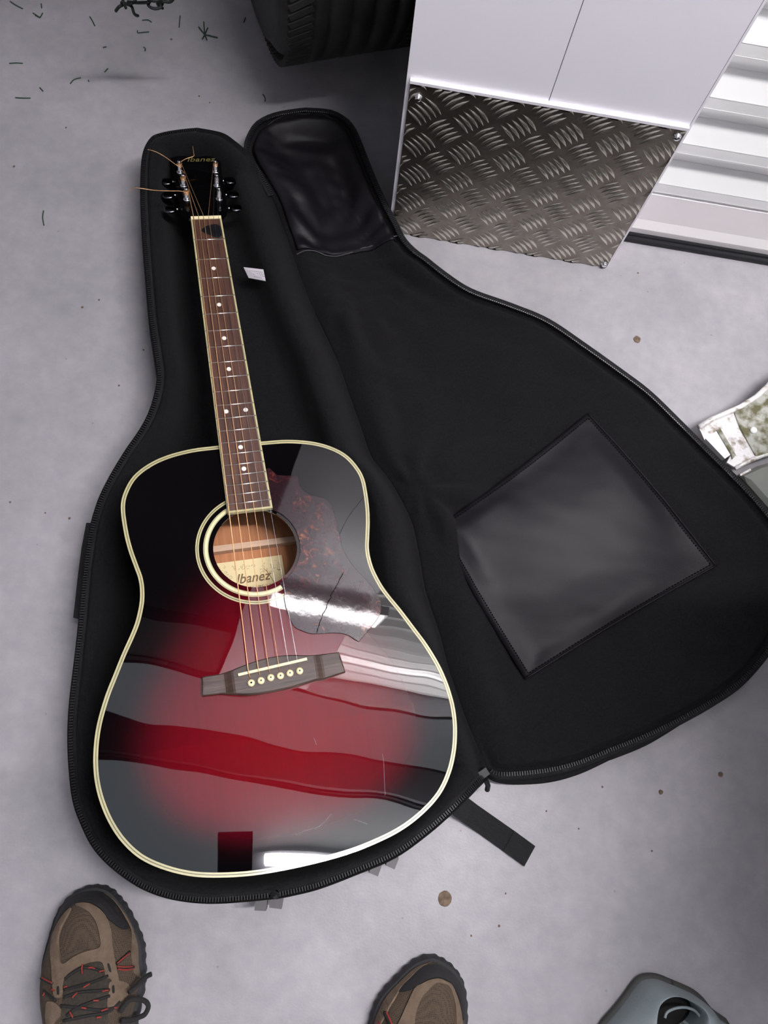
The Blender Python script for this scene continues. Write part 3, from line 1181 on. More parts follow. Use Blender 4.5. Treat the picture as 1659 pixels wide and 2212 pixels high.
Ls = np.linalg.norm(dv)
dv /= Ls
nv = np.array([-dv[1], dv[0], 0])
G().box(((s0[0] + s1[0]) / 2, (s0[1] + s1[1]) / 2, 0.0018), (Ls, 0.0030, zs_ * 2 - 0.0036), ax=(dv, nv, (0, 0, 1))).make('saddle', M_bone, gt)
for p in pins:
    pn = G().lathe([(0.0026, -0.003), (0.0030, 0.0018), (0.0041, 0.0026), (0.0042, 0.0040), (0.0034, 0.0054), (0.0016, 0.0060)], 18, (p[0], p[1], 0)).make('bridge_pin', M_bone, gt, True)
    G().lathe([(0.0012, 0.005), (0.0011, 0.0063)], 10, (p[0], p[1], 0)).make('pin_dot', M_black, pn)

for sc in ([(640, 1803), (660, 1794), (690, 1785), (716, 1758)], [(764, 1770), (780, 1775), (793, 1780)], [(826, 1628), (829, 1650), (831, 1700), (832, 1718)], [(678, 1594), (684, 1609)]):
    P = [LOC(a, b, ZT + 0.0001) for a, b in sc]
    G().tube(cr([tuple(p) for p in P], 3, False), 0.00018, 4).make('scratch', M_ink, top)

# guitar pick under the strings
pk_px = [(435.5, 497), (441, 490.5), (450, 486.5), (459, 484.5), (467, 484), (473, 487), (478, 492), (480, 504.5), (477, 510), (473, 513), (463, 511), (453.6, 507), (443, 503)]
PK = [qloc(a, b, 0.0012) for a, b in pk_px]
PK = [(p[0], p[1]) for p in cr(PK, 3)]
g = G().prism(PK, 0.0003, 0.0014, bev=0.0004)
g.v = [tuple(GM @ Vector(q)) for q in g.v]
pk0 = g.make('guitar_pick', M_pick)
tag(pk0, 'small black guitar pick tucked under the strings at the first fret', 'pick')

# ------------------------------------------------------------------ gig bag
def w_of(q):
    return PZ(q[0], q[1], q[2])


base_pairs = [((424, 274), (427, 274)), ((385, 278), (478, 284)), ((347, 285), (507, 302)), ((323, 297), (537, 330)), ((306, 335), (556, 366)), ((302, 413), (580, 410)),
              ((305, 500), (612, 490)), ((312, 590), (645, 590)), ((321, 695), (690, 700)), ((332, 770), (728, 780)), ((337, 822), (752, 850)), ((323, 880), (776, 915)),
              ((301, 925), (800, 985)), ((268, 973), (835, 1030)), ((231, 1035), (868, 1085)), ((208, 1085), (890, 1135)), ((190, 1150), (903, 1195)), ((177, 1240), (917, 1275)),
              ((167, 1349), (946, 1363)), ((158, 1430), (967, 1440)), ((148, 1515), (988, 1505)), ((144, 1590), (1012, 1570)), ((147, 1664), (1040, 1632)), ((155, 1730), (1050, 1676)),
              ((172, 1780), (1030, 1703)), ((198, 1831), (1005, 1730)), ((237, 1874), (974, 1760)), ((295, 1916), (923, 1804)), ((353, 1940), (854, 1853)), ((412, 1951), (771, 1889)),
              ((470, 1953), (690, 1920)), ((548, 1947), (627, 1936)), ((586, 1943), (589, 1943))]
nb = len(base_pairs)
zL = [0.10] * nb
zR = [0.10, 0.10, 0.10, 0.085, 0.055, 0.042] + [0.036] * 16 + [0.04, 0.055, 0.07, 0.082, 0.088] + [0.09] * (nb - 27)
tR = [0, 0, 0.1, 0.5, 1, 1] + [1] * 16 + [0.7, 0.3, 0.1] + [0] * (nb - 25)      # 1 = hinge side
BL = np.array([(*w_of((a[0], a[1], z)), 0.0) for (a, b), z in zip(base_pairs, zL)])
BR = np.array([(*w_of((b[0], b[1], z)), t) for (a, b), z, t in zip(base_pairs, zR, tR)])
BLs, BRs = cr(BL, 6, False), cr(BR, 6, False)


def closed_outline(Ls_, Rs_):
    return np.concatenate([Ls_, Rs_[::-1]], 0)


def near(OUTL, P):
    """distance from points to outline samples, with interpolated attributes of the nearest segment"""
    A_ = OUTL[:, :2]
    B_ = np.roll(A_, -1, 0)
    AT = OUTL[:, 2:]
    BT = np.roll(AT, -1, 0)
    dxy = B_ - A_
    L2 = np.maximum((dxy ** 2).sum(1), 1e-12)
    D = np.empty(len(P))
    AA = np.empty((len(P), AT.shape[1]))
    for i in range(len(P)):
        t = np.clip(((P[i] - A_) * dxy).sum(1) / L2, 0, 1)
        q = A_ + dxy * t[:, None]
        d2 = ((P[i] - q) ** 2).sum(1)
        k = int(np.argmin(d2))
        D[i] = math.sqrt(d2[k])
        AA[i] = AT[k] + (BT[k] - AT[k]) * t[k]
    return D, AA


def inside(poly, P):
    x, y = P[:, 0], P[:, 1]
    c = np.zeros(len(P), bool)
    n = len(poly)
    for i in range(n):
        a, b = poly[i], poly[(i + 1) % n]
        cond = ((a[1] > y) != (b[1] > y))
        with np.errstate(divide='ignore', invalid='ignore'):
            xi = (b[0] - a[0]) * (y - a[1]) / (b[1] - a[1]) + a[0]
        c ^= cond & (x < xi)
    return c


def sm(t):
    t = np.clip(t, 0, 1)
    return t * t * (3 - 2 * t)


# guitar footprint in world xy (middle of the body's depth), plus neck and head
gp = np.array([(GA @ np.array([p[0], p[1], ZT - 0.05]) + GT)[:2] for p in OUT[::3]])
Bout = closed_outline(BLs, BRs)
US = np.array([0, .006, .013, .022, .032, .045, .06, .08, .10, .125, .15, .18, .21, .25, .30, .36, .43])
US = np.concatenate([US, [0.5], 1 - US[::-1]])


def fbm(x, y, s, seed=0.0):
    return noise.fractal(Vector((x * s + seed, y * s, seed)), 1.0, 2.0, 3)


def base_z(P):
    D, A_ = near(Bout, P)
    Dg, _ = near(np.concatenate([gp, np.zeros((len(gp), 1))], 1), P)
    ins_ = inside(gp, P)
    deep = np.where(ins_, Dg, 0.0)
    Dg[ins_] = 0.0
    rim, typ = A_[:, 0], A_[:, 1]
    FL = 0.030
    # rounded wall: rim, roll, then down to the bag's floor
    w0 = np.minimum(D + Dg, 0.062)
    s0 = D / np.maximum(w0, 1e-5)
    z0 = rim - 0.002 - 0.007 * np.sin(np.clip(D / 0.013, 0, 1) * PI) + 0.014 * np.sin(np.clip((D - 0.009) / np.maximum(w0 * 0.6 - 0.009, 0.004), 0, 1) * PI)
    z0 = z0 + (FL - z0) * sm((s0 - 0.46) / 0.50)
    w1 = np.minimum(D + Dg, 0.080)
    s1 = D / np.maximum(w1, 1e-5)
    crest = 0.088 * np.clip(w1 / 0.06, 0.25, 1.0)
    z1 = rim + (np.maximum(crest, rim) - rim) * sm(s1 / 0.55)
    z1 = z1 + (FL - z1) * sm((s1 - 0.60) / 0.38)
    z = z0 * (1 - typ) + z1 * typ
    # padding rising under the guitar's back
    nb_ = GA[:, 2]
    ob_ = GA @ np.array([0.62, 0, ZT - 0.112]) + GT
    zp = ob_[2] - (nb_[0] * (P[:, 0] - ob_[0]) + nb_[1] * (P[:, 1] - ob_[1])) / nb_[2] - 0.010
    z = np.where(ins_, z + (np.maximum(zp, FL) - z) * sm((deep - 0.022) / 0.035), z)
    return z, D


def ribbon(Ls_, Rs_, us):
    V = []
    for a, b in zip(Ls_, Rs_):
        for u in us:
            V.append(a[:2] + (b[:2] - a[:2]) * u)
    return np.array(V)


def shell(name, Ls_, Rs_, zf, m, parent, bulge=0.006, bulges=None):
    V = ribbon(Ls_, Rs_, US)
    Z, D = zf(V)
    nu = len(US)
    nv = len(Ls_)
    v = [(p[0], p[1], z) for p, z in zip(V, Z)]
    f = [(i * nu + k, i * nu + k + 1, (i + 1) * nu + k + 1, (i + 1) * nu + k) for i in range(nv - 1) for k in range(nu - 1)]
    # outer wall down to the floor
    loop = [i * nu for i in range(nv)] + [i * nu + nu - 1 for i in range(nv - 1, -1, -1)]
    LP = np.array([v[i] for i in loop])
    n = len(loop)
    prev = loop
    for fr, bl in ((0.80, 0.6), (0.5, 1.0), (0.2, 0.7), (0.0, 0.1)):
        bb = bulge if bulges is None else bulges
        off = inset(LP[:, :2], 0.0)
        a = np.roll(LP[:, :2], 1, 0)
        b = np.roll(LP[:, :2], -1, 0)
        t = b - a
        t /= np.maximum(np.linalg.norm(t, axis=1), 1e-9)[:, None]
        nr = np.stack([t[:, 1], -t[:, 0]], 1)
        area = 0.5 * np.sum(LP[:, 0] * np.roll(LP[:, 1], -1) - np.roll(LP[:, 0], -1) * LP[:, 1])
        if area < 0:
            nr = -nr
        if isinstance(bb, float):
            off = LP[:, :2] + nr * bb * bl
        else:
            off = LP[:, :2] + nr * (bb * bl)[:, None]
        k0 = len(v)
        v += [(off[i][0], off[i][1], LP[i][2] * fr + 0.001) for i in range(n)]
        cur = list(range(k0, k0 + n))
        f += [(prev[i], prev[(i + 1) % n], cur[(i + 1) % n], cur[i]) for i in range(n)]
        prev = cur
    o = mesh(name, v, f, m, parent, True)
    return o


bag = empty('gig_bag', 'black padded guitar gig bag lying unzipped with its lid folded open to the right', 'guitar bag', (0, 0, 0))
def base_zf(V):
    z, D = base_z(V)
    for i, p in enumerate(V):
        z[i] += 0.0035 * fbm(p[0], p[1], 9, 3.0) * min(1.0, D[i] / 0.02)
    z = np.maximum(z, 0.004)
    return z, D


bsh = shell('base', BLs, BRs, base_zf, M_fab2, bag)
bsh['label'] = 'deep padded tray holding the guitar'

lid_pairs = [((655, 239), (658, 239)), ((597, 249), (711, 243)), ((561, 266), (742, 258.6)), ((545, 288), (759, 278)), ((536, 316), (771, 304)), ((544, 345), (790, 352.6)),
             ((564, 380), (810, 401)), ((592, 430), (829, 442)), ((612, 486), (851, 483)), ((632, 545), (868, 517)), ((652, 606), (892, 543)), ((673, 660), (918, 562)), ((702, 715), (960, 595)),
             ((735, 790), (1015, 630)), ((757, 855), (1100, 661)), ((780, 920), (1180, 694)), ((806, 988), (1258, 746)), ((841, 1033), (1338, 803)), ((873, 1086), (1400, 850)),
             ((895, 1137), (1460, 908)), ((908, 1200), (1520, 968)), ((922, 1276), (1580, 1028)), ((950, 1363), (1640, 1092)), ((970, 1440), (1688, 1160)), ((991, 1505), (1708, 1232)),
             ((1015, 1570), (1702, 1310)), ((1043, 1632), (1662, 1396)), ((1062, 1666), (1600, 1470)), ((1100, 1672), (1540, 1513)), ((1180, 1664), (1475, 1550)), ((1250, 1647), (1400, 1587)),
             ((1322, 1618), (1326, 1617))]
nl = len(lid_pairs)
zl = [0.055] * 6 + [0.050, 0.044, 0.040] + [0.037] * 17 + [0.042, 0.05] + [0.055] * (nl - 28)
zr = [0.055] * nl
bl_ = [0.004] * 27 + [0.008, 0.014, 0.018, 0.018, 0.016]
brr = [0.004] * 27 + [0.006, 0.008, 0.012, 0.016, 0.016]
hl = [0, 0, 0, 0, 0, 0.3, 0.8, 1, 1] + [1] * 17 + [0.5, 0.1] + [0] * (nl - 28)
LLa = np.array([(*PZ(a[0], a[1], z), h, w) for (a, b), z, h, w in zip(lid_pairs, zl, hl, bl_)])
LRa = np.array([(*PZ(b[0], b[1], z), 0.0, w) for (a, b), z, w in zip(lid_pairs, zr, brr)])
LLs, LRs = cr(LLa, 6, False), cr(LRa, 6, False)
Lout = closed_outline(LLs, LRs)
neckc = np.array(PZ(745, 560, 0.04)[:2])
crs = np.array(PZ(900, 1060, 0.04)[:2])


def lid_z(P):
    D, A_ = near(Lout, P)
    rim, hin = A_[:, 0], A_[:, 1]
    edge = rim - 0.002 - 0.010 * np.sin(np.clip(D / 0.012, 0, 1) * PI) * (1 - hin)
    z = edge + (0.043 - edge) * sm((D - 0.006) / 0.05)
    z += hin * 0.014 * np.sin(np.clip(D / 0.06, 0, 1) * PI)
    z -= 0.016 * sm((D - 0.008) / 0.035) * (P[:, 1] > 0.60) * sm((P[:, 1] - 0.60) / 0.12)
    # shallow dish towards the middle
    z -= 0.012 * sm((D - 0.05) / 0.12)
    for i, p in enumerate(P):
        k = min(1.0, D[i] / 0.03)
        # radiating wrinkles below the neck
        dx, dy = p[0] - neckc[0], p[1] - neckc[1]
        r = math.hypot(dx, dy)
        a = math.atan2(dy, dx)
        w = math.exp(-((r - 0.12) / 0.08) ** 2)
        z[i] += k * w * 0.0055 * math.sin(a * 17 + 3 * fbm(p[0], p[1], 8, 1.0))
        # creases by the waist, fanning from the hinge
        dx, dy = p[0] - crs[0], p[1] - crs[1]
        r = math.hypot(dx, dy)
        w = math.exp(-((r - 0.05) / 0.09) ** 2)
        z[i] += k * w * 0.0090 * math.sin(math.atan2(dy, dx) * 8 + r * 14)
        z[i] += k * 0.0080 * fbm(p[0], p[1], 6, 9.0) + k * 0.0045 * fbm(p[0] * 1.0, p[1] * 3.0, 14, 2.0)
    return z, D


nlid = len(LLs)
bul = np.concatenate([LLs[:, 4], LRs[::-1, 4]])
lid = shell('lid', LLs, LRs, lid_z, M_fab2, bag, bulges=bul)
lid['label'] = 'open lid lying flat to the right'

# leatherette reinforcement at the narrow end of the lid
us = np.concatenate([[0.05, 0.065], US[(US > 0.07) & (US < 0.93)], [0.935, 0.95]])
k1 = 9 * 6 + 1
V = ribbon(LLs[2:k1], LRs[2:k1], us)
Z, D = lid_z(V)
nu = len(us)
v = [(p[0], p[1], z + 0.0012) for p, z in zip(V, Z)]
f = [(i * nu + k, i * nu + k + 1, (i + 1) * nu + k + 1, (i + 1) * nu + k) for i in range(k1 - 3) for k in range(nu - 1)]
lth = mesh('leather_lining', v, f, M_leather, bag, True)
lth['label'] = 'smooth black leatherette patch at the narrow end of the lid'
sl = lth.modifiers.new('s', 'SOLIDIFY')
sl.thickness = 0.002
sl.offset = -1
g = G()
seam_px = [(641, 548), (674, 541), (711, 540.7), (747, 536), (783, 526), (858, 517)]
sp3 = cr(np.array([PZ(a, b, 0.042) for a, b in seam_px]), 5, False)
Zs, _ = lid_z(sp3[:, :2])
g.tube([(p[0], p[1], z + 0.0026) for p, z in zip(sp3, Zs)], 0.0009, 5)
g.make('seam', M_thread, lth)

# square leatherette pocket patch on the lid
cpx = [(942, 1137), (1272, 890), (1552, 1222), (1137, 1468)]
cw = [np.array(PZ(a, b, 0.046)) for a, b in cpx]
nn = 41
v = []
XY = []
for i in range(nn):
    t = i / (nn - 1)
    for j in range(nn):
        s = j / (nn - 1)
        # slight bow of the sides
        p = (cw[0] * (1 - s) + cw[1] * s) * (1 - t) + (cw[3] * (1 - s) + cw[2] * s) * t
        cdir = (cw[3] - cw[0])
        p = p + cdir * (0.018 * math.sin(PI * s) * (1 - t)) - cdir * 0.012 * math.sin(PI * s) * t
        sdir = (cw[1] - cw[0])
        p = p + sdir * (0.02 * math.sin(PI * t) * (1 - s)) * -0.3 + sdir * 0.012 * math.sin(PI * t) * s
        XY.append(p[:2])
XY = np.array(XY)
Zp, _ = lid_z(XY)
Zp = Zp * 0.2 + 0.8 * Zp.mean() + 0.009
for i in range(nn):
    for j in range(nn):
        k = i * nn + j
        t, s = i / (nn - 1), j / (nn - 1)
        e = min(t, 1 - t, s, 1 - s)
        x, y = XY[k]
        z = Zp[k] + 0.004 * sm(e / 0.12)
        z += min(1, e / 0.1) * (0.0042 * math.sin(t * 7.5 - s * 2.3 + 0.6) + 0.0026 * math.sin(s * 8 + t * 3.0))
        v.append((x, y, z))
f = [(i * nn + j, i * nn + j + 1, (i + 1) * nn + j + 1, (i + 1) * nn + j) for i in range(nn - 1) for j in range(nn - 1)]
pocket = mesh('leather_pocket', v, f, M_leather, bag, True)
pocket['label'] = 'square black leatherette pocket stitched on the lid'
md = pocket.modifiers.new('s', 'SOLIDIFY')
md.thickness = 0.008
md.offset = -1
g = G()
def pz_(s, t):
    j, i = s * (nn - 1), t * (nn - 1)
    j0, i0 = min(int(j), nn - 2), min(int(i), nn - 2)
    fj, fi = j - j0, i - i0
    q = lambda a, b: np.array(v[a * nn + b])
    return (q(i0, j0) * (1 - fj) + q(i0, j0 + 1) * fj) * (1 - fi) + (q(i0 + 1, j0) * (1 - fj) + q(i0 + 1, j0 + 1) * fj) * fi
m_ = 0.022
for (a, b) in (((m_, m_), (1 - m_, m_)), ((1 - m_, m_), (1 - m_, 1 - m_)), ((1 - m_, 1 - m_), (m_, 1 - m_)), ((m_, 1 - m_), (m_, m_))):
    K = 62
    for k in range(K):
        t0, t1 = (k + 0.15) / K, (k + 0.75) / K
        p0 = pz_(a[0] + (b[0] - a[0]) * t0, a[1] + (b[1] - a[1]) * t0)
        p1 = pz_(a[0] + (b[0] - a[0]) * t1, a[1] + (b[1] - a[1]) * t1)
        g.tube([(p0[0], p0[1], p0[2] + 0.0005), (p1[0], p1[1], p1[2] + 0.0005)], 0.0009, 4)
st = g.make('stitching', mat('black_thread', (0.0015, 0.0015, 0.002), rough=0.9, spec=0.1), pocket)
st['kind'] = 'stuff'
g = G()
m_ = 0.006
g.tube([tuple(pz_(t, 1 - m_) + np.array([0, 0, 0.0005])) for t in np.linspace(0.0, 1, 40)], 0.0012, 5)
g.tube([tuple(pz_(1 - m_, t) + np.array([0, 0, 0.0005])) for t in np.linspace(0, 1, 40)], 0.0012, 5)
g.make('hem', M_leather, pocket, True)


# zips
def zipper(path, zo, name_parent, side=1.0, step=0.0034, off=0.0):
    P = np.array(path)
    d = np.r_[0, np.cumsum(np.linalg.norm(np.diff(P[:, :3], axis=0), axis=1))]
    n = int(d[-1] / step)
    g = G()
    tp = []
    for k in range(n):
        s = k * step
        q = np.array([np.interp(s, d, P[:, c]) for c in range(3)])
        q2 = np.array([np.interp(s + 0.002, d, P[:, c]) for c in range(3)])
        t = q2 - q
        L_ = np.linalg.norm(t)
        if L_ < 1e-6:
            continue
        t /= L_
        nr = np.cross(t, (0, 0, 1))
        nr /= max(np.linalg.norm(nr), 1e-9)
        upv = np.cross(nr, t)
        c = q + nr * side * off + np.array([0, 0, zo])
        g.box(c, (0.0019, 0.0052, 0.0032), ax=(t, nr, upv))
        if k % 3 == 0:
            tp.append(tuple(q + nr * side * (off - 0.004) + np.array([0, 0, zo - 0.0008])))
    o = g.make('zipper_teeth', M_zip, name_parent)
    o['kind'] = 'stuff'
    G().tube(tp, 0.0032, 6, flat=0.5).make('zipper_tape', M_fab, name_parent, True)


zb = np.concatenate([BLs[:, :3], BRs[::-1][:58, :3]])
zipper(zb, -0.0005, bag, off=-0.005)
zl_ = np.concatenate([LLs[:42][::-1, :3], LRs[:, :3], LLs[::-1][:26, :3]])
zipper(zl_, 0.0, bag)
# slider with pull where both zips meet
c = np.array(PZ(1042, 1672, 0.055))
g = G()
g.box(c, (0.016, 0.010, 0.008), ax=((0.75, 0.66, 0), (-0.66, 0.75, 0), (0, 0, 1)))
g.tube([c + np.array([0.004, -0.006, 0.004]), c + np.array([0.009, -0.013, 0.0]), c + np.array([0.010, -0.019, -0.008])], 0.0035, 8)
g.make('zipper_slider', M_zip, bag)


# webbing strap on the floor, lower right
def strip(pl, w_side, th, name, m, parent):
    """pl: centre line points (x,y,z); w_side: half width vector"""
    v = []
    for p, h in zip(pl, w_side):
        p = np.array(p)
        h = np.array(h)
        v += [tuple(p - h + np.array([0, 0, th])), tuple(p + h + np.array([0, 0, th])), tuple(p + h), tuple(p - h)]
    f = [(0, 1, 2, 3), tuple(len(v) - 4 + i for i in (3, 2, 1, 0))]
    for i in range(len(pl) - 1):
        for l in range(4):
            l2 = (l + 1) % 4
            f.append((i * 4 + l, i * 4 + l2, (i + 1) * 4 + l2, (i + 1) * 4 + l))
    return mesh(name, v, f, m, parent)


sA = [(985, 1716, 1010 - 985 + 985, 1716)]
e1 = [PZ(1009, 1722, 0.030), PZ(1030, 1738, 0.012), PZ(1060, 1759, 0.004), PZ(1110, 1794, 0.002), PZ(1155, 1827, 0.002)]
e2 = [PZ(974, 1757, 0.030), PZ(1000, 1777, 0.012), PZ(1032, 1799, 0.004), PZ(1086, 1838, 0.002), PZ(1131, 1871, 0.002)]
cl = [(np.array(a) + np.array(b)) / 2 for a, b in zip(e1, e2)]
hw = [(np.array(b) - np.array(a)) / 2 for a, b in zip(e1, e2)]
st_ = strip(cl, hw, 0.0018, 'strap', M_web, bag)
st_['label'] = 'short black webbing strap lying on the floor'
strip([cl[3] + np.array([0, 0, 0.0018]), cl[4] + np.array([0, 0, 0.0018])], [hw[3], hw[4]], 0.0018, 'strap_fold', M_web, st_)
g = G()
for k in range(15):
    t = (k + 0.5) / 15 * 2 - 1
    g.tube([tuple(cl[i] + hw[i] * t * 0.96 + np.array([0, 0, 0.0019])) for i in range(4)], 0.0006, 4)
    g.tube([tuple(cl[i] + hw[i] * t * 0.96 + np.array([0, 0, 0.0037])) for i in (3, 4)], 0.0006, 4)
o = g.make('woven_ribs', M_web, st_)
o['kind'] = 'stuff'
# strap tab along the left side of the tray
tb = [PZ(x, y, 0.055) for x, y in ((188, 1131), (178, 1185), (170, 1245), (164, 1300), (160, 1335))]
tb2 = [PZ(x, y, 0.065) for x, y in ((200, 1131), (194, 1185), (186, 1245), (178, 1300), (172, 1338))]
strip([(np.array(a) + np.array(b)) / 2 for a, b in zip(tb, tb2)], [(np.array(b) - np.array(a)) / 2 for a, b in zip(tb, tb2)], 0.004, 'side_webbing', M_fab, bag)
for (x, y, w_, a) in ((565, 1950, 26, -4), (598, 1945, 28, -8), (810, 1874, 22, -22), (846, 1859, 22, -24)):
    q = np.array(PZ(x, y, 0.05))
    an = math.radians(a + 9)
    G().box(q, (0.55 * w_ / 1000, 0.014, 0.022), ax=((math.cos(an), -math.sin(an) * -1, 0), (math.sin(an) * -1, math.cos(an), 0), (0, 0, 1))).make('buckle_tab', M_grey_web, bag)

# care tag
tq = [PZ(526, 577, 0.072), PZ(569, 582, 0.090), PZ(574, 607, 0.088), PZ(537, 600, 0.070)]
g = G()
g.add([tuple(q) for q in tq] + [(q[0], q[1], q[2] - 0.0008) for q in tq], [(0, 1, 2, 3), (7, 6, 5, 4), (0, 1, 5, 4), (1, 2, 6, 5), (2, 3, 7, 6), (3, 0, 4, 7)])
tg = g.make('care_tag', M_tag, bag)
tg['label'] = 'small white cloth tag'
g = G()
T = [np.array(q) for q in tq]
for r_, (a, b) in enumerate(((0.25, 0.95), (0.35, 0.9), (0.4, 0.95), (0.38, 0.85))):
    tt = 0.28 + r_ * 0.17
    k = 0
    s = a
    while s < b:
        w_ = random.uniform(0.03, 0.07)
        p0 = (T[0] * (1 - s) + T[1] * s) * (1 - tt) + (T[3] * (1 - s) + T[2] * s) * tt
        s2 = min(s + w_, 1)
        p1 = (T[0] * (1 - s2) + T[1] * s2) * (1 - tt) + (T[3] * (1 - s2) + T[2] * s2) * tt
        g.tube([tuple(p0 + np.array([0, 0, .0003])), tuple(p1 + np.array([0, 0, .0003]))], 0.0005, 4)
        s += w_ + 0.04
o = g.make('fine_print', M_ink, tg)
o['kind'] = 'stuff'

# ------------------------------------------------------------------ shoes
def shoe(name, label, out_px, toe_h, heel_dir, strips, bumper, extra=None, zo=0.018, lace=None, ridge=None, lugs=None):
    """out_px: closed outline of the sole seen from above"""
    P = np.array([PZ(a, b, zo)[:2] for a, b in out_px])
    Pc = cr(P, 5)
    n = len(Pc)
    cen_ = Pc.mean(0)
    root = empty(name, label, 'shoe', (cen_[0], cen_[1], 0))
    sub = lambda v: [(q[0] - cen_[0], q[1] - cen_[1], q[2]) for q in v]
    # lugged sole
    g = G()
    O0 = inset(Pc, 0.004)
    O1 = inset(Pc, -0.001)
    lug = np.array([0.0009 if (i // 2) % 2 else -0.0003 for i in range(n)])[:, None]
    a = np.roll(Pc, 1, 0)
    b = np.roll(Pc, -1, 0)
    t = b - a
    t /= np.linalg.norm(t, axis=1)[:, None]
    nr = np.stack([t[:, 1], -t[:, 0]], 1)
    ar = 0.5 * np.sum(Pc[:, 0] * np.roll(Pc[:, 1], -1) - np.roll(Pc[:, 0], -1) * Pc[:, 1])
    if ar < 0:
        nr = -nr
    O1 = Pc + nr * lug
    v = [(p[0], p[1], 0.0) for p in O0] + [(p[0], p[1], 0.006) for p in O1] + [(p[0], p[1], 0.014) for p in O1] + [(p[0], p[1], 0.022) for p in inset(Pc, 0.0015)] + [(p[0], p[1], 0.024) for p in inset(Pc, 0.006)]
    f = [(l * n + i, l * n + (i + 1) % n, (l + 1) * n + (i + 1) % n, (l + 1) * n + i) for l in range(4) for i in range(n)]
    f += [tuple(range(n - 1, -1, -1)), tuple(range(4 * n, 5 * n))]
    mesh('sole', sub(v), f, M_sole, root)
    # upper: height field over the outline
    U = inset(Pc, 0.0045)
    hd = np.array(heel_dir, float)
    hd /= np.linalg.norm(hd)
    toe = Pc[np.argmin(Pc @ hd)]
    Ltot = (Pc @ hd).max() - (Pc @ hd).min()

    def hz(P_):
        P_ = np.atleast_2d(P_)
        D = np.empty(len(P_))
        ins = inside(U, P_)
        D, _ = near(np.concatenate([U, np.zeros((n, 1))], 1), P_)
        D[~ins] = 0
        s = (P_ @ hd - (Pc @ hd).min()) / Ltot          # 0 toe .. 1 heel
        hmax = toe_h + 0.045 * sm((s - 0.22) / 0.33)
        k = 0.048
        z = 0.022 + (hmax - 0.022) * np.sqrt(np.clip(1 - (1 - np.clip(D / k, 0, 1)) ** 2, 0, 1))
        return z
    # rows of shrinking loops
    v = []
    f = []
    prev = None
    spine0 = Pc @ hd
    perp = np.array([-hd[1], hd[0]])
    mid_s = []
    for p in U:
        s = p @ hd
        s = np.clip(s, (Pc @ hd).min() + 0.045, (Pc @ hd).max() - 0.04)
        # centre line at this station
        near_ = np.abs(U @ hd - s)
        idx = np.argsort(near_)[:14]
        pr = U[idx] @ perp
        mid_s.append(hd * s + perp * (pr.max() + pr.min()) / 2)
    mid_s = np.array(mid_s)
    for _ in range(6):
        mid_s = (np.roll(mid_s, 1, 0) + mid_s * 2 + np.roll(mid_s, -1, 0)) / 4
    ts = [0, 0.03, 0.07, 0.12, 0.18, 0.25, 0.34, 0.45, 0.58, 0.72, 0.86, 1.0]
    for l, t_ in enumerate(ts):
        L_ = U + (mid_s - U) * t_
        Z = hz(L_)
        if l == 0:
            Z[:] = 0.020
        v += [(p[0], p[1], z) for p, z in zip(L_, Z)]
        if l:
            f += [((l - 1) * n + i, (l - 1) * n + (i + 1) % n, l * n + (i + 1) % n, l * n + i) for i in range(n)]
    up_ = mesh('upper', sub(v), f, M_mesh, root, True)

    def patch(px, m, nm, lift=0.0022, z_est=0.055, dens=0.004):
        """overlay following the upper, cut to a pixel outline"""
        q = np.array(px, float)
        z_ = z_est
        Q = np.array([PZ(a, b, z_)[:2] for a, b in q])
        for _ in range(4):
            zz = hz(Q)
            Q = np.array([PZ(q[i][0], q[i][1], zz[i])[:2] for i in range(len(q))])
        Qc = cr(Q, 3)
        bm = bmesh.new()
        vs_ = [bm.verts.new((p[0], p[1], 0)) for p in Qc]
        ed = [bm.edges.new((vs_[i], vs_[(i + 1) % len(vs_)])) for i in range(len(vs_))]
        bmesh.ops.triangle_fill(bm, use_beauty=True, edges=ed)
        for _ in range(2):
            lg = [e for e in bm.edges if e.calc_length() > dens * 1.5]
            bmesh.ops.subdivide_edges(bm, edges=lg, cuts=2)
            bmesh.ops.triangulate(bm, faces=bm.faces)
        XY_ = np.array([(w_.co.x, w_.co.y) for w_ in bm.verts])
        Zz = hz(XY_)
        for w_, z in zip(bm.verts, Zz):
            w_.co = (w_.co.x - cen_[0], w_.co.y - cen_[1], z + lift)
        bmesh.ops.recalc_face_normals(bm, faces=bm.faces)
        if sum(f_.normal.z for f_ in bm.faces) < 0:
            bmesh.ops.reverse_faces(bm, faces=bm.faces)
        me = bpy.data.meshes.new(nm)
        bm.to_mesh(me)
        bm.free()
        me.materials.append(m)
        ob = bpy.data.objects.new(nm, me)
        C.objects.link(ob)
        ob.parent = root
        so = ob.modifiers.new('s', 'SOLIDIFY')
        so.thickness = 0.003
        so.offset = -1
        return ob

    def line(px, r, m, nm, lift=0.003, flat=1.0, parent=None):
        q = np.array(px, float)
        q = cr(q, 4, False)
        Q = np.array([PZ(a, b, 0.06)[:2] for a, b in q])
        for _ in range(4):
            zz = hz(Q)
            Q = np.array([PZ(q[i][0], q[i][1], zz[i] + lift)[:2] for i in range(len(q))])
        zz = hz(Q)
        return G().tube(sub([(p[0], p[1], z + lift) for p, z in zip(Q, zz)]), r, 6, flat=flat).make(nm, m, parent or root, True)
    for px, m, nm, lift in bumper + strips:
        patch(px, m, nm, lift)
    for px, r, m, nm, lift in (lace or []):
        line(px, r, m, nm, lift)
    # padded collar and tongue opening at the back, out of frame
    s_c = (Pc @ hd).max() - 0.070
    near_ = np.abs(U @ hd - s_c)
    pr = U[np.argsort(near_)[:10]] @ perp
    cc = hd * s_c + perp * (pr.max() + pr.min()) / 2
    ringp = []
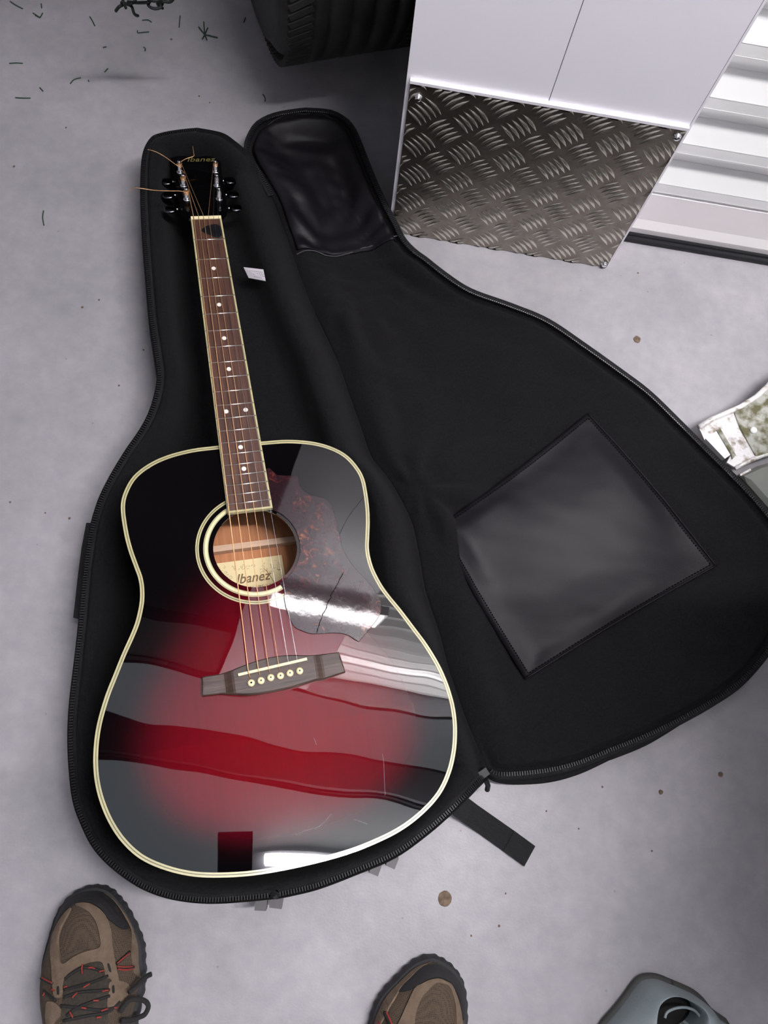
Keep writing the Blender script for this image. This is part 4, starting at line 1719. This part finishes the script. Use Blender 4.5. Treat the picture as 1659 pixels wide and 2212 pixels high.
    for k in range(24):
        a = 2 * PI * k / 24
        q = cc + hd * 0.048 * math.cos(a) + perp * 0.034 * math.sin(a)
        ringp.append((q[0], q[1], 0.088 + 0.012 * abs(math.cos(a))))
    ringp.append(ringp[0])
    G().tube(sub(ringp), 0.008, 8, cap=False).make('collar', M_suede, root, True)
    G().prism(sub([(q[0], q[1], 0) for q in ringp[:-1]]), 0.06, 0.082).make('lining', M_lace, root)
    return root


# left foot (crop scale 5.53 px per px, origin 60,1880)
def s1(l):
    return [(60 + a / 5.53, 1880 + b / 5.53) for a, b in l]


outL = s1([(840, 190), (980, 235), (1080, 330), (1160, 430), (1240, 570), (1320, 740), (1375, 900), (1385, 1060), (1392, 1260), (1380, 1420), (1330, 1650), (1280, 2000), (1250, 2400), (1200, 2800),
           (1100, 3080), (900, 3200), (700, 3190), (540, 3060), (420, 2800), (340, 2400), (280, 2000), (225, 1740), (180, 1520), (158, 1330), (165, 1120), (200, 950), (250, 770), (310, 580), (390, 420), (520, 290), (680, 210)])
stripsL = [
    (s1([(900, 275), (980, 345), (1060, 440), (1140, 580), (1210, 720), (1250, 900), (1265, 1080), (1265, 1200), (1290, 1340), (1320, 1290), (1335, 1100), (1330, 930), (1300, 790), (1230, 620), (1140, 470), (1050, 360), (970, 290)]), M_suede, 'side_overlay', 0.0040),
    (s1([(575, 395), (660, 375), (760, 390), (850, 440), (930, 520), (980, 620), (1010, 740), (1020, 880), (1050, 1060), (1085, 1230), (1100, 1330), (1060, 1400), (1000, 1290), (940, 1260), (920, 1150), (880, 1080),
         (760, 1090), (640, 1130), (540, 1190), (460, 1260), (430, 1360), (425, 1480), (370, 1510), (320, 1480), (300, 1330), (290, 1150), (275, 960), (290, 800), (340, 660), (400, 560), (480, 465), (520, 440), (460, 560), (390, 690), (360, 830), (380, 980),
         (420, 1110), (560, 1020), (700, 960), (850, 920), (880, 860), (860, 740), (820, 600), (740, 490), (640, 430)]), M_suede, 'toe_overlay', 0.0036),
    (s1([(985, 1330), (1080, 1310), (1180, 1330), (1230, 1400), (1210, 1480), (1120, 1560), (1040, 1640), (980, 1660), (960, 1560), (980, 1450)]), M_suede, 'eyelet_overlay', 0.0034),
    (s1([(240, 1560), (330, 1570), (400, 1640), (390, 1720), (320, 1790), (260, 1900), (225, 1800), (220, 1680)]), M_suede, 'side_overlay', 0.0034)]
bumpL = [(s1([(870, 265), (960, 350), (1060, 470), (1140, 600), (1200, 710), (1120, 690), (1030, 620), (960, 560), (890, 460), (800, 400), (700, 370), (600, 375), (520, 420), (440, 480), (380, 560), (330, 660), (300, 720), (330, 600), (400, 450), (500, 340), (620, 270), (760, 245)]), M_toe, 'toe_bumper', 0.0026)]
M_tongue = mat('dark_tongue_mesh', (0.030, 0.024, 0.018), rough=0.95, col2=(0.045, 0.036, 0.028), scale=300, bump=0.5, bscale=700)
bumpL.append((s1([(450, 1250), (560, 1180), (700, 1125), (870, 1095), (930, 1200), (990, 1330), (975, 1480), (965, 1700), (930, 2200), (480, 2200), (410, 1750), (430, 1500)]), M_tongue, 'tongue', 0.0018))
for a_ in ([(975, 1110), (1000, 1190)], [(1035, 1370), (1040, 1440)], [(375, 1380), (378, 1460)]):
    bumpL.append((s1([(a_[0][0] - 14, a_[0][1]), (a_[0][0] + 10, a_[0][1] - 6), (a_[1][0] + 10, a_[1][1] + 6), (a_[1][0] - 14, a_[1][1])]), M_lace, 'eyelet_slot', 0.0044))
laceL = []
for a in ([(655, 1120), (645, 1170), (650, 1235)], [(720, 1165), (760, 1160), (800, 1175)], [(850, 1215), (910, 1195)], [(1070, 1110), (1140, 1050), (1215, 990)], [(1070, 1150), (1160, 1155), (1250, 1155)], [(1075, 1180), (1160, 1190), (1250, 1185)],
          [(165, 1280), (220, 1310), (290, 1345)], [(430, 1400), (470, 1385)], [(660, 1400), (740, 1355)], [(530, 1520), (590, 1460)], [(890, 1445), (970, 1430)], [(780, 1555), (850, 1555)], [(640, 1640), (700, 1650)], [(880, 1680), (960, 1650)], [(1030, 1640), (1070, 1640)],
          [(820, 1760), (880, 1750)], [(500, 1690), (540, 1760)], [(280, 1420), (320, 1440)], [(180, 1500), (200, 1460)]):
    laceL.append((s1(a), 0.0009, M_red, 'red_lace_stripe', 0.0052))
for a in ([(440, 1300), (560, 1210), (700, 1160), (900, 1210)], [(430, 1430), (620, 1380), (790, 1330), (960, 1260)], [(430, 1520), (600, 1460), (800, 1440), (980, 1430)], [(400, 1620), (600, 1640), (860, 1670), (1040, 1640)], [(460, 1740), (600, 1640), (800, 1560), (980, 1500)],
          [(420, 1800), (700, 1740), (960, 1690), (1100, 1570)], [(1060, 1120), (1150, 1040), (1220, 975)], [(1080, 1165), (1160, 1170), (1255, 1170)], [(160, 1290), (230, 1330), (300, 1360)], [(190, 1440), (260, 1500), (330, 1560)]):
    laceL.append((s1(a), 0.0017, M_lace, 'lace', 0.0032))
lsh = shoe('walking_shoe', 'brown mesh walking shoe with taupe overlays and red-flecked laces, below the bag on the left', outL, 0.058, (0.02, -1.0), stripsL, bumpL, lace=laceL)
# loose lace loop hanging over the right side
lc_ = np.array(lsh.location)
pl = [PZ(60 + a / 5.53, 1880 + b / 5.53, z) for a, b, z in ((1100, 1700, .075), (1200, 1560, .07), (1300, 1540, .06), (1400, 1560, .05), (1440, 1630, .045), (1400, 1720, .045), (1320, 1760, .05), (1240, 1790, .06), (1120, 1800, .075))]
G().tube([tuple(np.array(p) - lc_) for p in cr(pl, 4, False)], 0.0030, 7).make('lace', M_lace, lsh, True)
pl = [PZ(60 + a / 5.53, 1880 + b / 5.53, z) for a, b, z in ((1210, 1460, .07), (1290, 1390, .062), (1370, 1310, .055), (1430, 1260, .05), (1475, 1240, .05))]
G().tube([tuple(np.array(p) - lc_) for p in cr(pl, 4, False)], 0.0030, 7).make('lace', M_lace, lsh, True)


def s2(l):
    return [(780 + a / 5.53, 1980 + b / 5.53) for a, b in l]


outR = s2([(840, 475), (960, 510), (1080, 585), (1180, 700), (1240, 830), (1270, 1000), (1278, 1200), (1270, 1450), (1240, 1800), (1190, 2250), (1100, 2700), (960, 3020), (780, 3120), (590, 3080), (430, 2850), (300, 2400), (200, 2000), (120, 1650),
           (90, 1350), (130, 1180), (190, 1020), (270, 900), (400, 760), (540, 620), (680, 520)])
stripsR = [
    (s2([(850, 545), (760, 550), (660, 590), (560, 680), (460, 800), (360, 900), (270, 1020), (190, 1160), (140, 1320), (190, 1330), (260, 1200), (330, 1060), (400, 950), (480, 830), (580, 730), (680, 640), (780, 580)]), M_suede, 'side_overlay', 0.0040),
    (s2([(640, 840), (720, 790), (820, 745), (920, 730), (1010, 760), (1080, 800), (1130, 900), (1180, 1050), (1210, 1250), (1210, 1500), (1150, 1500), (1140, 1250), (1130, 1080), (1100, 930), (1050, 820), (960, 780), (880, 790), (800, 870), (720, 960), (670, 1080), (640, 1200),
         (620, 1400), (480, 1450), (420, 1320), (480, 1180), (560, 1000)]), M_suede, 'toe_overlay', 0.0036)]
bumpR = [(s2([(790, 590), (900, 570), (1020, 620), (1120, 700), (1200, 830), (1240, 1000), (1245, 1200), (1215, 1200), (1180, 1000), (1120, 850), (1030, 755), (920, 715), (800, 740), (680, 810), (560, 870), (430, 890), (520, 790), (620, 690), (700, 630)]), M_toe, 'toe_bumper', 0.0026)]
laceR = [(s2([(300, 1140), (330, 1200), (370, 1290)]), 0.0012, M_red, 'red_lace_stripe', 0.0050), (s2([(285, 1150), (320, 1215), (355, 1300)]), 0.0028, M_lace, 'lace', 0.0030),
         (s2([(200, 1270), (240, 1300)]), 0.0012, M_red, 'red_lace_stripe', 0.0050)]
for k in range(5):
    laceR.append((s2([(420, 1500 + 120 * k), (700, 1450 + 120 * k), (980, 1500 + 120 * k)]), 0.0028, M_lace, 'lace', 0.004))
shoe('walking_shoe', 'brown mesh walking shoe mostly cut off, its toe below the middle of the bag', outR, 0.058, (0.03, -1.0), stripsR, bumpR, lace=laceR)

# ------------------------------------------------------------------ tyre behind the bag
tc_ = np.array([-0.232, 1.266, 0.0])
ax_dir = np.array([0.92, 0.40, 0.0])
ax_dir /= np.linalg.norm(ax_dir)
R0 = 0.315
tyre = empty('car_tyre', 'black car tyre standing upright behind the narrow end of the gig bag', 'tyre', tuple(tc_))
ux = ax_dir
uy = np.cross((0, 0, 1), ux)
AXT = (uy, np.array([0, 0, 1.0]), ux)
W2 = 0.118
prof = [(0.19, -W2 + 0.02), (0.20, -W2 + 0.004), (0.235, -W2 - 0.004), (0.272, -W2 + 0.001), (0.276, -W2 - 0.002), (0.280, -W2 + 0.002), (0.296, -W2 + 0.012), (0.308, -W2 + 0.03), (0.3135, -W2 + 0.045)]
for k in range(-2, 3):
    zc = k * 0.034
    prof += [(0.315, zc - 0.013), (0.315, zc + 0.013), (0.308, zc + 0.0145), (0.308, zc + 0.0195)] if k < 2 else [(0.315, zc - 0.013), (0.315, zc + 0.005)]
prof += [(0.3135, W2 - 0.045), (0.308, W2 - 0.03), (0.296, W2 - 0.012), (0.272, W2), (0.235, W2 + 0.004), (0.20, W2 - 0.004), (0.19, W2 - 0.02)]
G().lathe(prof, 72, (0, 0, R0), ax=AXT, close=True).make('carcass', M_tire, tyre, True)
g = G()
for k in range(120):
    a = 2 * PI * k / 120
    er = uy * math.cos(a) + np.array([0, 0, 1.0]) * math.sin(a)
    et = -uy * math.sin(a) + np.array([0, 0, 1.0]) * math.cos(a)
    for s in (-1, 1):
        c0 = er * 0.3105 + ux * s * 0.092 + np.array([0, 0, R0])
        d = ux * math.cos(0.35) * s + et * math.sin(0.35)
        e2_ = np.cross(er, d)
        g.box(c0, (0.036, 0.0105, 0.010), ax=(d, e2_, er))
o = g.make('tread_blocks', M_tire, tyre)
o['kind'] = 'stuff'
G().lathe([(0.19, -0.09), (0.188, -0.09), (0.165, -0.05), (0.16, 0.0), (0.06, -0.02), (0.05, -0.02), (0.05, 0.02), (0.16, 0.04), (0.165, 0.07), (0.19, 0.09)], 48, (0, 0, R0), ax=AXT, close=True).make('rim', M_rim, tyre, True)

# ------------------------------------------------------------------ artificial tree, top left, and its shed needles
random.seed(11)
tb_ = np.array([-0.68, 1.75, 0.0])
cr_ = empty('storage_crate', 'dark crate beyond the top left edge carrying the artificial tree', 'crate', tuple(tb_ + np.array([-0.10, 0.10, 0.0])))
G().box((0, 0, 0.13), (0.5, 0.4, 0.26)).make('crate_body', M_beam, cr_)
G().box((0, 0, 0.268), (0.52, 0.42, 0.015)).make('crate_lid', M_dark, cr_)
tree = empty('artificial_tree', 'dark wiry artificial fir branches overhanging the floor at the top left edge', 'artificial tree', tuple(tb_))
g = G()
T0, T1 = np.array([0.16, -0.66, 0.37]), np.array([0.0, 0.25, 0.295])
g.tube([tuple(T0), tuple((T0 + T1) / 2), tuple(T1)], 0.013, 8)
g.make('trunk', M_rubber, tree, True)
g = G()
gn = G()
for k in range(230):
    a = random.uniform(0, 2 * PI)
    t_ = random.uniform(0, 1) ** 1.3
    L_ = (0.10 + 0.13 * t_) * random.uniform(0.75, 1.1)
    p0 = T0 + (T1 - T0) * t_
    e_ = np.array([math.cos(a), 0.25, math.sin(a) * 0.85])
    p1 = p0 + e_ * L_ * 0.55
    p2 = p0 + e_ * L_ + np.array([0, 0, -0.01])
    if p2[2] < 0.28 and p2[1] > -0.22:
        continue
    pts_ = cr([p0, p1, p2], 5, False)
    g.tube(pts_, 0.0018, 4)
    for i in range(1, len(pts_)):
        for j in range(4):
            an = random.uniform(0, 2 * PI)
            q = pts_[i]
            dl = np.array([math.cos(an), math.sin(an), random.uniform(-0.9, 0.7)]) * random.uniform(0.014, 0.030)
            gn.tube([tuple(q), tuple(q + dl)], 0.0011, 3, cap=False)
# curly low twigs that dip into the frame
for px in ([(250, -40, .26), (262, -8, .24), (266, 3, .24), (272, 18, .23)], [(272, 8, .23), (258, 14, .23), (250, 24, .22)], [(272, 8, .23), (284, 14, .22), (290, 30, .21), (298, 34, .2)], [(300, -30, .24), (292, 0, .23), (280, 8, .23), (262, 6, .22)],
           [(330, -40, .24), (328, -6, .23), (320, 10, .23), (330, 18, .23), (345, 17, .23), (352, 6, .23)], [(350, -30, .25), (352, 0, .23), (340, 8, .22), (352, 18, .22)], [(300, -20, .25), (322, 2, .24), (300, 6, .23), (276, 4, .22)],
           [(280, -50, .3), (300, -20, .26), (330, 2, .24), (350, -4, .24)], [(350, 2, .24), (368, 4, .24), (380, -12, .25)]):
    P = [np.array(PZ(*q)) - tb_ for q in px]
    g.tube(cr(P, 5, False), 0.0022, 5)
o = g.make('branches', M_tree, tree, True)
o['kind'] = 'stuff'
o = gn.make('needles', M_needle, tree)
o['kind'] = 'stuff'

grp = 'dark green needles scattered on the floor at the top left'
need = [[(76, 33), (86, 38), (87, 37), (92, 28)], [(71, 28), (80, 34), (86, 38)], [(90, 17), (89, 8)], [(194, 36), (199, 44), (205, 56)], [(307, 44), (315, 43), (322, 44), (327, 48)], [(297, 66), (298, 71), (309, 70), (322, 69)],
        [(389, 34), (388, 46), (387, 59)], [(530, 38), (527, 48)], [(20, 137), (35, 136), (49, 137)], [(86, 189), (93, 197)], [(33, 211), (50, 212), (66, 212)], [(152, 181), (160, 172), (175, 168)], [(226, 156), (233, 148)],
        [(310, 102), (314, 105), (313, 110)], [(222, 103), (230, 101)], [(568, 204), (573, 212), (572, 219)], [(94, 455), (92, 470), (95, 487)], [(22, 3), (32, 10), (49, 19)], [(191, 173), (192, 176)]]
for pts_ in need:
    P = [np.array(PZ(a, b, 0.0012)) for a, b in pts_]
    c = P[0]
    o = G().tube([tuple(p - c) for p in (cr(P, 3, False) if len(P) > 2 else P)], 0.0010, 5).make('needle', M_needle)
    o.location = tuple(c)
    tag(o, 'short dark green artificial needle lying on the grey floor, top left', 'needle', grp)
c = np.array(PZ(442, 75, 0.0015))
g = G()
for e in ((429, 58), (440, 47), (449, 60), (437, 84), (447, 86), (455, 77), (470, 81)):
    g.tube([(0, 0, 0), tuple(np.array(PZ(e[0], e[1], 0.003)) - c)], 0.0011, 5)
o = g.make('needle_cluster', M_needle)
o.location = tuple(c)
tag(o, 'star-shaped cluster of dark green needles on the floor between tree and tyre', 'needle cluster')

# dirt on the floor
def blob(name, px, py, r, label, h=0.0016, group=None, n=14, m=M_dirt):
    c = PZ(px, py, 0.0)
    g = G()
    ji = 0.04 if n > 20 else 0.14
    rr_ = [r * random.uniform(1 - ji, 1 + ji) for _ in range(n)]
    P = [(rr_[k] * math.cos(2 * PI * k / n), rr_[k] * math.sin(2 * PI * k / n) * 1.08) for k in range(n)]
    g.prism([(a, b) for a, b in P], 0.0002, h, bev=min(h * 0.5, r * 0.3))
    o = g.make(name, m)
    o.location = c
    tag(o, label, 'dirt', group)
    return o


blob('mud_spot', 961, 1941, 0.0092, 'round brown dried mud spot on the floor below the strap', 0.0008, n=22)
blob('dirt_crumb', 1427, 1711, 0.0030, 'brown crumb on the floor below the open lid, the left one of a pair', 0.002)
blob('dirt_crumb', 1556, 1673, 0.0034, 'brown crumb in the shaded floor below the open lid, the right one of a pair', 0.002)
blob('dirt_crumb', 1376, 733, 0.0060, 'flat brown crumb on the floor between lid and roller door', 0.001)
blob('dirt_crumb', 826, 437, 0.0045, 'rusty brown crumb between the lid and the pillar panel', 0.003)
dg_ = 'tiny dark specks of dirt scattered on the floor'
for (a, b, r) in ((370, 85, .0022), (30, 360, .002), (214, 648, .0015), (178, 664, .002), (310, 756, .0016), (257, 833, .0016), (1078, 2000, .0016), (1301, 1700, .0014), (1408, 1838, .0012), (1018, 2021, .0013),
                  (1092, 1930, .0012), (143, 276, .0016), (430, 208, .0015), (453, 222, .0012), (1378, 590, .0014), (1322, 530, .0018), (1236, 562, .0014), (150, 1120, .0018), (22, 1085, .0014), (98, 1108, .0012), (1250, 1790, .0012), (1180, 1752, .0012)):
    blob('dirt_speck', a, b, r, 'tiny dark speck of dirt lying on the grey floor', 0.001, dg_, n=8)

# ------------------------------------------------------------------ things at the right edge
# weathered galvanised bracket
bo = empty('steel_bracket', 'weathered galvanised steel bracket with moss and a square hole, right of the lid', 'bracket', tuple(PZ(1600, 950, 0.0)))
bl0 = np.array(bo.location)
def rel(q):
    return tuple(np.array(q) - bl0)


def plate(P, th, nm, m, par):
    v = [rel(q) for q in P] + [rel((q[0], q[1], q[2] - th)) for q in P]
    k = len(P)
    f = [tuple(range(k)), tuple(range(2 * k - 1, k - 1, -1))] + [(i, (i + 1) % k, k + (i + 1) % k, k + i) for i in range(k)]
    return mesh(nm, v, f, m, par)


ZB_ = 0.050
pxs = lambda l, z=ZB_: [PZ(a, b, z) for a, b in l]
plate(pxs([(1511, 926), (1540, 907), (1570, 894), (1586, 888), (1549, 930), (1524, 947)]), 0.004, 'plate', M_galv2, bo)
plate(pxs([(1586, 888), (1600, 925), (1618, 958), (1634, 986), (1610, 998), (1588, 1010), (1570, 999), (1580, 981), (1549, 930)]), 0.004, 'plate', M_galv2, bo)
plate(pxs([(1511, 926), (1524, 947), (1522, 951)]), 0.004, 'plate', M_galv2, bo)
mp_ = plate(pxs([(1586, 888), (1600, 881), (1635, 859), (1672, 823), (1760, 760), (1800, 930), (1700, 965), (1665, 977), (1634, 986), (1618, 958), (1600, 925)], ZB_ + 0.003), 0.006, 'mossy_plate', M_galv, bo)
mp_['label'] = 'plate overgrown with green and brown moss'
G().tube([rel(PZ(a, b, ZB_)) for a, b in [(1510, 923), (1540, 905), (1570, 892), (1600, 879), (1635, 857), (1672, 821), (1760, 758)]], 0.0045, 8).make('rolled_edge', M_galv2, bo, True)
G().tube([rel(PZ(a, b, ZB_)) for a, b in [(1588, 1012), (1610, 1000), (1636, 988), (1665, 979), (1700, 967), (1800, 932)]], 0.0035, 8).make('rolled_edge', M_galv2, bo, True)
# raised collar round the hole and a white fill painted as the light through it
plate(pxs([(1549, 929), (1556, 925), (1590, 983), (1583, 991), (1580, 981)], ZB_ + 0.004), 0.006, 'hole_collar', M_galv, bo)
plate(pxs([(1524, 947), (1549, 930), (1580, 981), (1566, 991)], ZB_ + 0.001), 0.049, 'hole_light_fill', mat('hole_light_white', (0.92, 0.90, 0.90), rough=0.2, coat=0.7), bo)
for a, b in ((1526, 938), (1600, 940)):
    G().box(rel(PZ(a + 30, b - 4, 0.022)), (0.012, 0.012, 0.044)).make('foot', M_galv2, bo)
c = np.array(PZ(1627, 930, ZB_ + 0.003))
G().lathe([(0.0055, 0), (0.0055, 0.002), (0.0035, 0.0045), (0.001, 0.005)], 14, rel(c)).make('rivet', mat('bright_rivet', (0.9, 0.9, 0.9), rough=0.3), bo, True)

# grey-green metal body beyond the lid, its unseen upper parts added to shade the floor
bb = empty('metal_casing', 'grey-green metal casing at the right edge, beside the lid and under the bracket', 'casing', (0.95, 0.33, 0))
ol = [PZ(a, b, 0.042) for a, b in ((1600, 1024), (1640, 1004), (1700, 988), (1900, 985), (1950, 1300), (1735, 1262), (1730, 1200), (1708, 1152), (1664, 1094), (1618, 1042))]
g = G()
g.prism([(q[0] - 0.95, q[1] - 0.33) for q in ol], 0.004, 0.042, bev=0.006)
g.make('base_shell', M_body, bb)
q = [PZ(a, b, 0.046) for a, b in ((1598, 1024), (1621, 1012), (1623, 1016), (1600, 1028))]
k = [tuple(np.array(p) - np.array([0.95, 0.33, 0])) for p in q]
mesh('light_strip', k + [(p[0], p[1], p[2] - 0.005) for p in k], [(0, 1, 2, 3), (7, 6, 5, 4), (0, 1, 5, 4), (1, 2, 6, 5), (2, 3, 7, 6), (3, 0, 4, 7)], M_galv2, bb)
g = G()
g.prism([(a - 0.95, b - 0.33) for a, b in ((0.652, 0.40), (0.70, 0.47), (1.30, 0.47), (1.30, -0.26), (0.70, -0.26), (0.652, -0.20))], 0.0, 0.715, bev=0.02)
g.make('added_shade_body', M_body, bb)  # unseen body, added and sized to cast shade on the lower right floor
G().box((0.49 + 0.33 - 0.95, 0.04 - 0.33, 0.735), (0.66, 0.42, 0.04)).make('added_shade_ledge', M_beam, bb)  # invented slab out of view, put in to block light from that floor corner

# blue-grey plastic casing, lower right
pc = empty('plastic_casing', 'blue-grey moulded plastic casing with a dark oval opening, bottom right corner', 'casing', tuple(PZ(1430, 2200, 0)))
pl0 = np.array(pc.location)
def s3(l, z):
    return [PZ(1268 + a / 4.158, 1915 + b / 4.158, z) for a, b in l]
outer = [(210, 1330), (330, 1190), (430, 1060), (500, 960), (560, 900), (640, 880), (720, 890), (820, 930), (940, 980), (1040, 1030), (1120, 1100), (1210, 1210), (1330, 1290), (1380, 1420), (1300, 1600), (1000, 1700), (600, 1700), (300, 1600), (190, 1450)]
opening = [(640, 1330), (632, 1180), (650, 1080), (700, 1020), (770, 990), (850, 995), (930, 1030), (1000, 1070), (1060, 1120), (1085, 1190), (1060, 1270), (980, 1350), (850, 1410), (720, 1415)]
# loft from base rim to opening rim
def resample(P, n):
    P = np.array(P)
    Q = np.concatenate([P, P[:1]])
    d = np.r_[0, np.cumsum(np.linalg.norm(np.diff(Q, axis=0), axis=1))]
    s = np.linspace(0, d[-1], n, endpoint=False)
    return np.stack([np.interp(s, d, Q[:, c]) for c in range(Q.shape[1])], 1)
def by_angle(P, c, n):
    P = cr(P, 6)
    ang = np.arctan2(P[:, 1] - c[1], P[:, 0] - c[0])
    out = []
    for k in range(n):
        a = -PI + 2 * PI * k / n
        d = np.abs((ang - a + PI) % (2 * PI) - PI)
        out.append(P[int(np.argmin(d))])
    return np.array(out)
nn = 90
cw_ = np.array(s3([(800, 1200)], 0.05)[0])
r0 = by_angle(s3(outer, 0.035), cw_, nn)
r2 = by_angle(s3(opening, 0.065), cw_, nn)
loops = []
for t, dz_, mixz in ((0, -0.035, 0), (0, -0.006, 0), (0.03, 0.003, 0), (0.10, 0.004, 0), (0.5, 0.012, 0), (0.85, 0.006, 0), (0.95, 0.004, 0), (1.0, 0.0, 0)):
    L_ = r0 * (1 - t) + r2 * t
    L_ = L_.copy()
    L_[:, 2] += dz_
    loops.append(L_)
L_ = r2.copy()
L_[:, :2] = cw_[:2] + (r2[:, :2] - cw_[:2]) * 0.97
L_[:, 2] -= 0.010
loops.append(L_)
L_ = L_.copy()
L_[:, 2] = 0.02
loops.append(L_)
v = [tuple(q - pl0) for l in loops for q in l]
f = [(l * nn + i, l * nn + (i + 1) % nn, (l + 1) * nn + (i + 1) % nn, (l + 1) * nn + i) for l in range(len(loops) - 1) for i in range(nn)]
mesh('shell', v, f, M_plast, pc, True)
bt_ = [tuple(q - pl0) for q in by_angle(s3(opening, 0.065), cw_, nn)]
G().prism([(q[0], q[1]) for q in bt_], 0.006, 0.012).make('opening_floor', M_lace, pc)
rimp = [tuple(q - pl0 + np.array([0, 0, -0.030])) for q in r0] 
rimp.append(rimp[0])
G().tube(rimp, 0.0055, 7, cap=False).make('rubber_foot_rim', mat('dark_grey_rubber', (0.05, 0.05, 0.048), rough=0.7), pc, True)
ir = s3([(700, 1180), (720, 1130), (790, 1095), (880, 1085), (960, 1110), (1010, 1160), (1040, 1200)], 0.045)
G().tube([tuple(np.array(q) - pl0) for q in cr(ir, 4, False)], 0.0018, 7).make('inner_lip', M_plast, pc, True)

# the phone taking the picture, mirrored in the lacquer
ph = G()
R_ = M.to_3x3()
hx_, hy_, hz_ = np.array(R_.col[0]), np.array(R_.col[1]), np.array(R_.col[2])
pcn = np.array([0, 0, H]) + hz_ * 0.010 + hy_ * -0.055 + hx_ * 0.012
pho = empty('smartphone', 'black smartphone held above the guitar, mirrored in the lacquer of its lower bout', 'phone', tuple(pcn))
G().box((0, 0, 0), (0.072, 0.150, 0.009), ax=(hx_, hy_, hz_)).make('case', M_rubber, pho)
